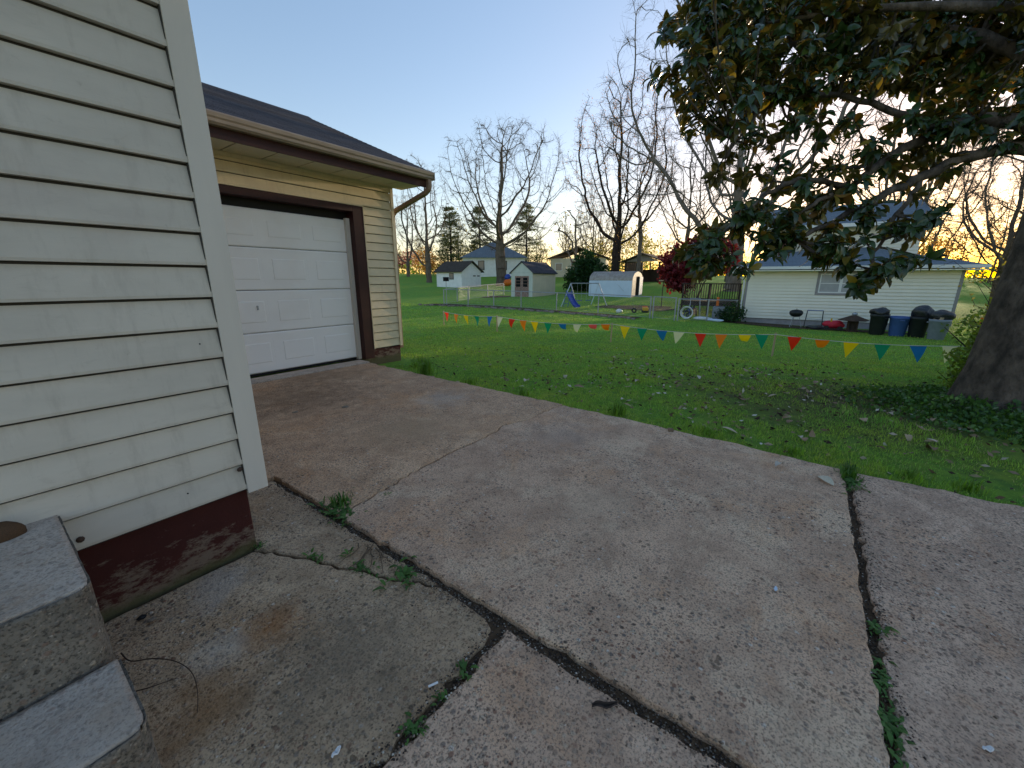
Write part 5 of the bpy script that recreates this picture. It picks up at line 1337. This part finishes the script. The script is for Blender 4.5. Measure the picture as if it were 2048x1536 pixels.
# fluted, flared trunk
P = np.array([[0, 0, -.2], [.0, .0, .1], [.03, -.02, .5], [.10, -.05, 1.2], [.20, -.09, 2.2], [.32, -.15, 3.2], [.46, -.22, 4.6], [.55, -.3, 6.2]])
tk.tube(P, [.50, .395, .345, .32, .29, .25, .18, .10], 28)
V = tk.V[0]; ang = np.arctan2(V[:, 1], V[:, 0])
for i in range(8):
    sl_i = slice(i*28, (i+1)*28); c = P[i]; rel = tk.V[0][sl_i] - c; k = 1 + .05*np.sin(5*ang[sl_i]) * (1.6 if i < 2 else .6) + .03*np.sin(9*ang[sl_i] + i)
    tk.V[0][sl_i] = c + rel * k[:, None]
tk.obj('trunk', M_['bark_mag'], mg)
lb = Skel(); skel_pts = []
def smooth_path(Q, n=5):
    Q = np.array(Q, float); out = []
    for i in range(len(Q) - 1):
        p0 = Q[max(i-1, 0)]; p1 = Q[i]; p2 = Q[i+1]; p3 = Q[min(i+2, len(Q)-1)]
        for t in np.linspace(0, 1, n, endpoint=False):
            out.append(.5*((2*p1) + (p2-p0)*t + (2*p0-5*p1+4*p2-p3)*t*t + (3*p1-p0-3*p2+p3)*t**3))
    out.append(Q[-1]); return np.array(out)
for k, Q in LIMBS.items():
    Q = ([START[k]] if k in START else []) + Q
    S = smooth_path(Q) + rng.normal(size=(len(smooth_path(Q)), 3)) * .012
    rr_ = np.linspace(RAD[k], .012, len(S)); lb.tube(S - MO, rr_, 8); skel_pts += [(p, r_) for p, r_ in zip(S, rr_)]
# crown beyond the picture: limbs and twig ends all round the trunk
extra = []
for k in range(9):
    a = rng.uniform(0, 6.28); z0_ = rng.uniform(3.0, 5.6); L = rng.uniform(1.8, 3.2)
    s0 = np.array([6.95, -2.03, z0_]); Q = [s0 + np.array([math.cos(a), math.sin(a), .35 - .2*u])*L*u for u in (0, .35, .7, 1)]
    if Q[-1][0] < 5.6 and Q[-1][1] > -1.5: continue
    S = smooth_path(Q, 4); rr_ = np.linspace(.07, .012, len(S)); lb.tube(S - MO, rr_, 7); skel_pts += [(p, r_) for p, r_ in zip(S, rr_)]
    for q in range(15): extra.append(S[rng.integers(4, len(S))] + rng.normal(size=3)*.4)
for k in range(90):
    d = rng.normal(size=3); d[2] = abs(d[2])*.8 + .2; d = unit(d); p = np.array([7.0, -1.6, 4.2]) + d*np.array([2.6, 2.8, 2.4])*rng.uniform(.75, 1)
    extra.append(p)
extra = np.array(extra); extra = extra[(extra[:, 2] > 3.2) & ~((extra[:, 0] < 5.9) & (extra[:, 2] < 5.2))]
CL = np.concatenate([CL, CL[82:] + rng.normal(size=(len(CL) - 82, 3)) * np.array([.20, .20, .13]), CL[82:] + rng.normal(size=(len(CL) - 82, 3)) * np.array([.35, .3, .16]), CL[:35] + rng.normal(size=(35, 3)) * np.array([.10, .10, .06]), CL[82:] + rng.normal(size=(len(CL) - 82, 3)) * np.array([.30, .3, .2])])
more = [np.array(LIMBS[k][i]) + rng.normal(size=3) * np.array([.22, .22, .16]) for k in 'cfa' for i in (0, 0, 1, 1, 1, 2, 2) for _ in (0, 1, 2)]
CL = np.concatenate([CL, np.array(more)])
allc = np.concatenate([CL, extra]); SP = np.array([p for p, r_ in skel_pts])
tw = Skel()
leafT = []          # (position, direction, normal hint, size)
for ci, c in enumerate(allc):
    d = np.linalg.norm(SP - c, axis=1) + .25*np.maximum(0, SP[:, 2] - c[2] - .3) - .10*np.linalg.norm(SP - np.array([6.7, -1.8, 2.8]), axis=1) * -1
    j = int(np.argmin(d)); s0 = SP[j]; v = c - s0; L = np.linalg.norm(v)
    mid_ = s0 + v*.5 + np.array([0, 0, -.06*L]) + rng.normal(size=3)*.05*L
    S = smooth_path([s0, mid_, c], 4); tw.tube(S - MO, np.linspace(min(.016, skel_pts[j][1]*.8), .005, len(S)), 5)
    axis = unit(unit(S[-1] - S[-2]) + np.array([0, 0, .25]))
    nl = rng.integers(13, 20) if ci < len(CL) else rng.integers(7, 11)
    for q in range(nl):
        a = q*2.4 + rng.uniform(-.3, .3); u = unit(np.cross(axis, np.array([.2, .3, 1.]))); w = np.cross(axis, u)
        rad_ = u*math.cos(a) + w*math.sin(a); el = rng.uniform(-.35, .9)
        dv = unit(rad_*math.cos(el) + axis*math.sin(el) + np.array([0, 0, -.38 * rng.uniform(.4, 1.6)]))
        leafT.append((c - axis*rng.uniform(0, .16) + rad_*.01, dv, unit(axis + rng.normal(size=3)*.35 + np.array([0, 0, .5])), rng.uniform(.095, .165)))
    # a few more along the twig
    for q in range(int(min(14, L*13))):
        f = rng.uniform(.25, .95); p = S[0]*(1-f)**2 + 2*mid_*f*(1-f) + c*f*f; dv = unit(rng.normal(size=3) + v/L*.6 + np.array([0, 0, -.4]))
        leafT.append((p, dv, unit(rng.normal(size=3)*.4 + np.array([0, 0, 1])), rng.uniform(.085, .155)))
lb.obj('limbs', M_['bark_mag'], mg); setp(tw.obj('twigs', M_['bark_mag'], mg), kind='stuff')
def leaf_shape():
    """unit magnolia leaf along +Y, upper side +Z: elliptical blade, folded at the midrib, arched"""
    prof = [(0, .0), (.12, .13), (.32, .215), (.55, .225), (.78, .15), (.92, .07), (1.0, 0.0)]
    V = []; F = []
    for i, (t, w) in enumerate(prof):
        z = .10*math.sin(t*math.pi) - .10*t*t
        V += [(-w, t, z + w*.28), (0, t, z), (w, t, z + w*.28)]
        if i: o = 3*i; F += [(o-3, o-2, o+1, o), (o-2, o-1, o+2, o+1)]
    return np.array(V), np.array(F)
LV, LF = leaf_shape()
lm = np_mesh('leaf', LV, LF, True); lm.materials.append(M_['mag_leaf'])
lm2 = np_mesh('leaf', LV, LF, True); lm2.materials.append(M_['mag_old'])
def leaf_frame(p, d, nh, s):
    x_ = unit(np.cross(d, nh)); z_ = np.cross(x_, d); return np.stack([x_, d, z_], 1)*s, p
camp = np.array([0, 0, CAM_H]); fwn = np.array(fw); rtn = np.array(rt2); upn = np.array(up2)
def shown(p, s):
    v = p - camp; c = v @ fwn
    if c < .5: return 0
    x, y = (v @ rtn)/c, (v @ upn)/c
    return s/c if abs(x) < 1.25 and abs(y) < .93 else 0
order = sorted(range(len(leafT)), key=lambda i: -shown(leafT[i][0], leafT[i][3]))
top = set(order[:296])
V_ = []; F_ = []; Vo = []; Fo = []; nn = 0; no = 0
for i, (p, d, nh, s) in enumerate(leafT):
    A, p = leaf_frame(p, d, nh, s)
    old = rng.uniform() < .09
    if i in top:
        o = link('leaf', lm2 if old else lm, mg)
        M4 = Matrix([[A[r_, 0], A[r_, 1], A[r_, 2], p[r_] - MO[r_]] for r_ in range(3)] + [[0, 0, 0, 1]])
        o.matrix_local = M4
    else:
        W = LV @ A.T + p - MO
        if old: Vo.append(W); Fo.append(LF + no); no += len(W)
        else: V_.append(W); F_.append(LF + nn); nn += len(W)
setp(link('foliage', np_mesh('foliage', np.concatenate(V_), np.concatenate(F_), True), mg, M_['mag_leaf']), kind='stuff')
if Vo: setp(link('yellowed_foliage', np_mesh('yellowed_foliage', np.concatenate(Vo), np.concatenate(Fo), True), mg, M_['mag_old']), kind='stuff')

# ------------------------------------------------------------------ bushes round the magnolia
shrub('bush', 'leafy light green bush left of the magnolia trunk', 8.0, -2.08, [((0, 0, .35), (.50, .48, .42)), ((.05, -.05, .85), (.42, .36, .45)), ((-.35, .18, .16), (.36, .34, .18)), ((.1, -.2, 1.2), (.25, .25, .25))], 5200, .062, M_['bushleaf'], 20, 'bush', 12, M_['bark_dark'], shell=.2)
shrub('hedge', 'backlit yellow-green hedge beyond the magnolia trunk at the right', 19.5, -5.6, [((0, 0, .9), (1.2, 1.3, 1.1)), ((.3, -2.0, 1.1), (1.3, 1.4, 1.3)), ((0, 1.1, .5), (.7, .8, .6)), ((.3, -4.2, 1.2), (1.3, 1.6, 1.5)), ((.3, -7, 1.3), (1.4, 1.8, 1.6))], 9000, .13, M_['bushleaf'], 24, 'hedge', 16, M_['bark_dark'], shell=.2)
shrub('bush', 'dark evergreen bush behind the magnolia trunk', 9.2, -3.1, [((0, 0, 1.0), (.55, .55, .55)), ((.2, .3, .5), (.6, .6, .5)), ((.1, -.4, .6), (.6, .6, .6))], 3200, .10, M_['evergreen'], 22, 'bush', 8, M_['bark_dark'])
shrub('orange_shrub', 'small shrub with orange-red young leaves by the last pennant', 9.6, -2.55, [((0, 0, .55), (.30, .28, .16)), ((0, .1, .95), (.25, .3, .12))], 160, .09, M_['orangeleaf'], 23, 'bush', 5, M_['bark_dark'])
# twiggy shrub in front of the neighbour wall
def twig_shrub():
    rng = np.random.default_rng(31); x, y = 10.4, -3.1; t = thing('twig_shrub', 'sparse twiggy shrub budding yellow-green before the trash cans', 'bush', (x, y, gz(x, y)))
    sk = Skel(); C = []
    for k in range(20):
        e_ = np.array([rng.normal()*.35 - .1, rng.uniform(-.5, 1.2), rng.uniform(.9, 2.0)]); b0_ = rng.normal(size=3)*np.array([.1, .1, 0]); mid_ = b0_*.5 + e_*.5 + np.array([0, -.15, .25]); S = smooth_path([b0_, mid_, e_], 5); sk.tube(S, np.linspace(.010, .003, len(S)), 4)
        for q in range(6):
            s0 = S[rng.integers(4, len(S))]; e2 = s0 + rng.normal(size=3)*.16 + np.array([0, .10, .02]); sk.tube(np.array([s0, e2]), [.004, .002], 3); C += [e2, (s0 + e2)/2]
    sk.obj('stems', M_['twig'], t); C = np.array(C); C = np.concatenate([C, C + rng.normal(size=C.shape)*.04]); leaf_mesh('foliage', C, .05, rng, M_['bud'], t)['kind'] = 'stuff'
twig_shrub()
# ivy and ground cover at the magnolia foot
def ivy():
    rng = np.random.default_rng(41); n = 15000
    a = rng.uniform(0, 6.28, n); r = np.sqrt(rng.uniform(0, 1, n))*rng.uniform(.7, 1.1, n); x = 6.35 + r*1.35*np.cos(a); y = -2.25 + r*1.75*np.sin(a)
    x = np.maximum(x, edge_x(y) + .35 + rng.uniform(0, .5, n))
    h = .20*(1 - np.clip(r, 0, 1)**1.5) + .03
    z = lawn_z(x, y) + rng.uniform(.1, 1, n)*h + .05*np.sin(x*7)*np.sin(y*6)
    t = thing('ivy_patch', 'patch of dark green ivy covering the foot of the magnolia', 'ivy', (0, 0, 0)); t['kind'] = 'stuff'
    d = rng.normal(size=(n, 3))*.8; d[:, 2] += .35
    V, F = leaf_quads(np.stack([x, y, z], 1), .042, rng, .75, dirs=d)
    link('leaves', np_mesh('leaves', V, F), t, M_['ivy'])['kind'] = 'stuff'
ivy()

# ------------------------------------------------------------------ grass
def vnoise(x, y, s, seed=0):
    return (np.sin(x*s*1.0 + seed) * np.cos(y*s*1.3 + seed*2) + np.sin(x*s*2.3 - y*s*1.7 + seed*3)*.6 + np.sin(x*s*.6 + y*s*4.1 + seed)*.4) / 2
def grass():
    rng = np.random.default_rng(51)
    N = 420000
    D = 3.55 * (34/3.55) ** rng.uniform(0, 1, N)
    az = R(36.2) + rng.uniform(-R(72), R(66), N)
    x = D*np.cos(az); y = D*np.sin(az)
    ok = (x > edge_x(y) + .0 + .035*np.abs(vnoise(x, y, 5.0, 2))) & ~((y > 5.55) & (x < 4.95)) & ~((y > 5.9) & (x < 4.95))
    ds = np.hypot(x - 5.9, y + .5)
    bare = (vnoise(x, y, 2.1, 1) + vnoise(x, y, 5.3, 4)*.6 > .30 + np.clip((ds - 1.6)*.22, -.25, 1.1))
    ok &= ~(bare & (rng.uniform(0, 1, N) < .9))
    ok &= ~((x > 23.3) & (x < 26) & (np.abs(y - .2) < 4.2))
    x, y, D = x[ok], y[ok], D[ok]; n = len(x)
    z = lawn_z(x, y) - .008
    tall = 1 + .55*np.clip(vnoise(x, y, 1.3, 7), -.7, 1) + .35*np.clip(vnoise(x, y, 3.7, 3), -.8, 1)
    near_edge = np.clip(1 - (x - edge_x(y))/.16, 0, 1)
    h = .040*tall*rng.uniform(.5, 1.35, n)*(1 + .35*near_edge) * np.clip(.9 + D*.012, 1, 1.25)
    w = np.maximum(.0032, D*.00085)*rng.uniform(.7, 1.3, n)
    th = rng.uniform(0, 6.283, n); sx, sy = np.cos(th)*w/2, np.sin(th)*w/2
    la = rng.uniform(0, 6.283, n); ln = h*rng.uniform(.15, .95, n); lx, ly = np.cos(la)*ln, np.sin(la)*ln
    m1 = .55
    v0 = np.stack([x - sx, y - sy, z], 1); v1 = np.stack([x + sx, y + sy, z], 1)
    v2 = np.stack([x + sx*.8 + lx*.3, y + sy*.8 + ly*.3, z + h*m1], 1); v3 = np.stack([x - sx*.8 + lx*.3, y - sy*.8 + ly*.3, z + h*m1], 1)
    v4 = np.stack([x + lx, y + ly, z + h*rng.uniform(.75, 1, n)], 1)
    V = np.stack([v0, v1, v2, v3, v4], 1).reshape(-1, 3)
    b = np.arange(n)[:, None]*5
    F = np.concatenate([b + np.array([0, 1, 2]), b + np.array([0, 2, 3]), b + np.array([3, 2, 4])], 0)
    o = link('grass', np_mesh('grass', V, F), None, M_['grass']); setp(o, 'short green grass covering the lawn', 'grass', kind='stuff')
grass()

# ------------------------------------------------------------------ weeds and tufts in the joints
def tuft(name, label, x, y, z, n, h, seed, kind='blade', mt=None, spread=.05, stretch=(1, 1)):
    rng = np.random.default_rng(seed); V = []; F = []
    for k in range(n):
        a = rng.uniform(0, 6.28); r_ = abs(rng.normal())*spread; bx_, by_ = r_*math.cos(a)*stretch[0], r_*math.sin(a)*stretch[1]
        ang = rng.uniform(0, 6.28) ; d = np.array([math.cos(ang), math.sin(ang)]); s = np.array([-d[1], d[0]])
        if kind == 'blade':
            L = h*rng.uniform(.5, 1.2); w = .004*rng.uniform(.7, 1.4); pts = [(0, 0, w), (.25, .6, w*.9), (.6, .95, w*.55), (1.0, .85, .0004)]
        else:
            L = h*rng.uniform(.5, 1.2); w = L*.17; pts = [(0.0, .05, w*.15), (.25, .35, w*.8), (.55, .5, w), (.85, .48, w*.5), (1.05, .38, .0006)]
        o = len(V)
        for (u, v, ww) in pts:
            c = np.array([bx_, by_]) + d*L*u*rng.uniform(.9, 1.1)*(.55 if kind == 'blade' else .9)
            V += [(c[0] - s[0]*ww, c[1] - s[1]*ww, L*v), (c[0] + s[0]*ww, c[1] + s[1]*ww, L*v)]
        for i in range(len(pts) - 1): F.append((o + 2*i, o + 2*i + 1, o + 2*i + 3, o + 2*i + 2))
    me = np_mesh(name, np.array(V), np.array(F)); o = link(name, me, None, mt or M_['weed']); o.location = (x, y, z)
    return setp(o, label, 'weed', 'weeds growing in the driveway joints')
tuft('weed', 'spreading weed clump where the two cracks meet by the long joint', 1.12, 2.10, -.02, 120, 0.054, 1, 'leaf', spread=.055, stretch=(.8, 1.5))
tuft('weed', 'grassy tuft behind the spreading weed clump at the crack', 1.17, 2.17, -.01, 60, .08, 2, 'blade', spread=.04)
tuft('weed', 'broad-leaved weed at the right end of the jagged crack', 1.005, 1.37, -.02, 34, 0.054, 3, 'leaf', spread=.045, stretch=(1, 1.3))
tuft('weed', 'low weed in the jagged crack, middle of three', .915, 1.58, -.02, 40, 0.036, 4, 'leaf', spread=.03, stretch=(.6, 1.4))
tuft('weed', 'small weed in the jagged crack nearest the foundation', .825, 1.84, -.02, 30, 0.032, 5, 'leaf', spread=.03, stretch=(.5, 1.5))
tuft('weed', 'tiny sprout above the jagged crack beside the dry roots', .93, 1.72, -.012, 12, 0.036, 6, 'leaf', spread=.012)
tuft('weed', 'thick green weed clump at the lawn end of the right joint', 3.44, -.405, -.02, 150, 0.047, 7, 'leaf', spread=.05, stretch=(2.2, .8))
tuft('weed', 'grass tuft spilling from the lawn into the right joint', 3.58, -.40, -.02, 120, .08, 8, 'blade', spread=.05, stretch=(1.6, .8))
tuft('weed', 'small weed halfway along the right joint', 1.94, -.41, -.02, 44, 0.036, 9, 'leaf', spread=.025)
tuft('weed', 'longer weed in the near half of the right joint', 1.66, -.40, -.02, 60, 0.036, 10, 'leaf', spread=.03, stretch=(2.2, .6))
tuft('weed', 'grass and weed strip in the right joint nearest the camera', 1.47, -.40, -.02, 90, 0.036, 11, 'leaf', spread=.03, stretch=(2.6, .6))
tuft('weed', 'bluish-green two-leaf weed in the short joint', .815, .815, -.02, 14, 0.040, 12, 'leaf', spread=.018)
tuft('weed', 'small weed further down the short joint', .70, .81, -.02, 16, 0.025, 13, 'leaf', spread=.015)
tuft('weed', 'feathery weed in the short joint at the bottom of the view', .585, .81, -.02, 40, 0.032, 14, 'leaf', spread=.022)
tuft('weed', 'lone sprout on the slab past the jagged apron crack', 1.42, 2.03, .0, 10, 0.022, 15, 'leaf', spread=.012)
tuft('weed', 'mossy sprout at the maroon foundation corner', .70, 2.15, -.012, 30, 0.022, 16, 'leaf', spread=.02)
tuft('grass_tuft', 'tall grass tuft at the garage end of the lawn edge', 4.02, 4.55, -.05, 190, .20, 17, 'blade', M_['tallgrass'], .07)
tuft('grass_tuft', 'tall grass tuft halfway along the lawn edge', 3.90, 1.48, -.03, 110, .13, 18, 'blade', M_['tallgrass'], .05)
tuft('grass_tuft', 'tall grass tuft against the garage foundation corner', 4.5, 5.2, -.12, 160, .17, 19, 'blade', M_['tallgrass'], .08)
for i, (x, y, lb_) in enumerate(((3.95, 3.6, 'ragged grass tuft on the apron edge nearer the garage'), (3.92, 2.7, 'ragged grass tuft on the lawn edge just before the apron crack'), (3.85, .6, 'ragged grass tuft on the lawn edge of the large middle slab'), (3.80, -.05, 'ragged grass tuft on the lawn edge near the large pale leaf'), (3.78, -.75, 'ragged grass tuft on the lawn edge right of the weedy joint'), (3.8, -1.05, 'ragged grass tuft on the lawn edge, furthest right'))):
    tuft('grass_tuft', lb_, x, y, -.03, 70, .085, 60 + i, 'blade', M_['tallgrass'], .06)['group'] = 'ragged tufts along the driveway edge'
# dry roots, twigs, bark, litter
o = MB()
rr = random.Random(9)
for k in range(7):
    x, y = 1.03 + rr.uniform(-.03, .04), 1.72 + rr.uniform(-.13, .13); P = [(x, y, .002)]
    a = rr.uniform(3.4, 4.6)
    for q in range(6): a += rr.uniform(-.5, .5); x += .028*math.cos(a); y += .028*math.sin(a); P.append((x, y, -.006 + rr.uniform(0, .008)))
    o.tube(P, [.0035, .0032, .003, .0026, .0022, .0018, .001], 5)
setp(o.build('dry_roots', M_['twig'], smooth=True), 'tangle of dry pale roots lying across the long joint', 'roots')
P = smooth_path([(.108, 1.88, .0), (.12, 1.80, .006), (.17, 1.74, .012), (.215, 1.66, .012), (.235, 1.57, .008), (.225, 1.48, .004), (.20, 1.40, -.004)], 5); o = MB().tube([tuple(q) for q in P], list(np.linspace(.0026, .001, len(P))), 6); setp(o.build('twig', M_['rust'], smooth=True), 'long curved dark twig beside the concrete steps', 'twig')
o = MB().tube([(.09, 1.66, -.004), (.13, 1.63, -.002), (.20, 1.60, -.006)], [.002, .002, .001], 5); setp(o.build('twig', M_['rust'], smooth=True), 'short thin twig touching the lower step', 'twig')
def chip(name, label, cat, x, y, z, L, W, rz, mt, curl=.3):
    N = 6; V = []; F = []
    for i in range(N + 1):
        t = i/N; w = W*(.35 + .65*math.sin(math.pi*min(.95, t + .05)))
        for s in (-1, -.4, .4, 1): V.append(((t - .5)*L, s*w/2 + .1*W*math.sin(t*7), curl*W*(s*s) + .004*math.sin(t*9)))
        if i:
            for k in range(3): F.append((4*i - 4 + k, 4*i - 3 + k, 4*i + 1 + k, 4*i + k))
    o = MB().add(V, F).build(name, mt, fix=False); s_ = o.modifiers.new('solid', 'SOLIDIFY'); s_.thickness = .004; o.location = (x, y, z); o.rotation_euler = (.15, .05, rz); return setp(o, label, cat)
chip('bark_chip', 'dark curled piece of bark on the bottom slab', 'bark', .995, .350, -.002, .085, .022, R(-48), M_['dark_wood'], .5)
chip('bark_chip', 'small dark chip on the slab right of the weedy joint', 'bark', 2.2, -.9, .0, .03, .014, .6, M_['dark_wood'])
for i, (x, y, s, lb) in enumerate(((2.288, 3.92, .028, 'pale tan pebble on the apron slab, larger of two'), (1.882, 4.18, .022, 'small pale pebble on the apron slab near the house corner'), (2.05, 4.45, .012, 'tiny pebble between the two apron pebbles'), (.20, 2.03, .012, 'black pebble near the foundation beside the steps'), (.22, 1.98, .012, 'whitish pebble near the foundation beside the steps'))):
    o = link('pebble', rock_mesh(90 + i, 2).copy(), None); o.data.materials[0] = M_['stone'] if i != 3 else M_['rubber']; o.scale = (s*1.4, s, s*.6); o.location = (x, y, .002); setp(o, lb, 'pebble')
o = MB().tube([(.700, .865, -.004), (.730, .850, -.004)], .0038, 8).build('cigarette_butt', M_['white_plastic']); setp(o, 'white cigarette butt on the dark slab by the short joint', 'litter')
for i, (x, y, lb) in enumerate(((1.93, -.06, 'scrap of pale blue paper in the middle slab near the right joint'), (.94, .07, 'scrap of white paper on the bottom slab'), (1.55, -.62, 'scrap of white paper on the right slab'), (.40, .93, 'white scrap at the bottom of the dark slab'))):
    chip('paper_scrap', lb, 'litter', x, y, .002, .030, .016, i*1.1, M_['metal_white'] if i < 2 else M_['white_plastic'], .1)
# loose grit and crumbs (stuff)
def grit():
    rng = np.random.default_rng(61); n = 9000
    x = rng.uniform(-.2, 3.6, n); y = rng.uniform(-2.2, 4.8, n)
    k = int(n*.5); x[:k] = 1.08 + rng.normal(size=k)*.03; y[:k] = rng.uniform(-.4, 2.8, k)
    k2 = int(n*.2); x[k:k+k2] = rng.uniform(1.2, 3.6, k2); y[k:k+k2] = -.394 + rng.normal(size=k2)*.03
    k3 = int(n*.08); x[k+k2:k+k2+k3] = rng.uniform(.3, 1.05, k3); y[k+k2:k+k2+k3] = .81 + rng.normal(size=k3)*.02
    s = rng.uniform(.0018, .0055, n)
    ok = ~((x < .09) & (y > 1.15)) & ~((x < .78) & (y > 2.1))
    x, y, s = x[ok], y[ok], s[ok]; n = len(x)
    inj = (np.abs(x - 1.075) < .025) | ((np.abs(y + .393) < .018) & (x > 1.1)) | ((np.abs(y - .81) < .012) & (x < 1.05))
    z = np.where(inj, -.027, -.004)
    o8 = np.array([[1, 0, 0], [-1, 0, 0], [0, 1, 0], [0, -1, 0], [0, 0, .7], [0, 0, -.7]], float)
    f8 = np.array([[0, 2, 4], [2, 1, 4], [1, 3, 4], [3, 0, 4], [2, 0, 5], [1, 2, 5], [3, 1, 5], [0, 3, 5]])
    j = rng.uniform(.6, 1.3, (n, 6, 3))
    V = (np.stack([x, y, z], 1)[:, None] + o8[None]*j*s[:, None, None]).reshape(-1, 3)
    F = (np.arange(n)[:, None, None]*6 + f8[None]).reshape(-1, 3)
    t = NT('mixed_grit'); g_ = t.n('NewGeometry'); c = t.ramp(g_.outputs['Random Per Island'], [(0, (.05, .04, .035)), (.4, (.14, .10, .075)), (.7, (.22, .18, .14)), (.93, (.5, .46, .4))], 'CONSTANT'); t.out(c, .9, .2)
    setp(link('grit', np_mesh('grit', V, F), None, t.m), 'loose grit and crumbs scattered on the concrete', 'gravel', kind='stuff')
grit()
# fallen magnolia leaves
FV = LV.copy(); FV[:, 2] = FV[:, 2]*.9 + .015*np.sin(FV[:, 1]*6)
fm = [np_mesh('fallen_leaf', FV*np.array([1, 1, k]), LF, True) for k in (.7, 1.5, -1.2)]
for q in fm: q.materials.append(M_['fallen'])
def fallen(x, y, z, s, rz, k, label, group=None):
    o = link('fallen_leaf', fm[k % 3], None); o.location = (x, y, z); o.scale = (s, s, s); o.rotation_euler = (rnd.uniform(-.25, .25), rnd.uniform(-.25, .25), rz); setp(o, label, 'leaf', group); return o
lf_ = fallen(3.37, -.22, .012, .14, 2.2, 0, 'large pale fallen leaf on the concrete left of the weed clump')
lf_.data = fm[0].copy(); lf_.data.materials[0] = mat('pale_cream_leaf', (.62, .56, .42), (.52, .45, .32), 12, .6)
fallen(3.44, .0, .012, .10, 1.2, 1, 'smaller greenish fallen leaf on the concrete near the lawn edge')
fallen(3.72, .9, .01, .12, 2.0, 1, 'tan fallen leaf lying on the lawn edge of the concrete')
rl = random.Random(17); cnt = 0
while cnt < 90:
    x = rl.gauss(5.6, 1.5); y = rl.gauss(.2, 1.9)
    if x < float(edge_x(y)) + .1 or math.hypot(x - 6.6, y + 1.85) < .7 or x > 10.5: continue
    fallen(x, y, float(lawn_z(np.array([x]), np.array([y]))[0]) + .028, rl.uniform(.07, .155), rl.uniform(0, 6.28), cnt, 'pale dry magnolia leaf lying in the grass', 'fallen magnolia leaves scattered over the lawn'); cnt += 1

def litter():
    rng = np.random.default_rng(71); n = 3600
    x = rng.normal(5.9, 1.9, n); y = rng.normal(.4, 2.3, n)
    k = vnoise(x, y, 2.1, 1) + vnoise(x, y, 5.3, 4)*.6
    ok = (x > edge_x(y) + .05) & (x < 11) & ((k > .1) | (rng.uniform(0, 1, n) < .35)) & (np.hypot(x - 6.6, y + 1.85) > .5)
    x, y = x[ok], y[ok]; z = lawn_z(x, y) + rng.uniform(.012, .035, len(x))
    d = rng.normal(size=(len(x), 3)); d[:, 2] *= .3
    V, F = leaf_quads(np.stack([x, y, z], 1), .055, rng, .45, dirs=d)
    t = NT('mixed_leaf_litter'); g_ = t.n('NewGeometry'); t.out(t.ramp(g_.outputs['Random Per Island'], [(0, (.05, .035, .025)), (.35, (.13, .085, .05)), (.6, (.24, .17, .11)), (.8, (.40, .33, .25)), (.93, (.62, .58, .5))], 'CONSTANT'), .8, .2)
    setp(link('leaf_litter', np_mesh('leaf_litter', V, F), None, t.m), 'brown scraps of leaf litter scattered through the grass', 'leaf litter', kind='stuff')
litter()
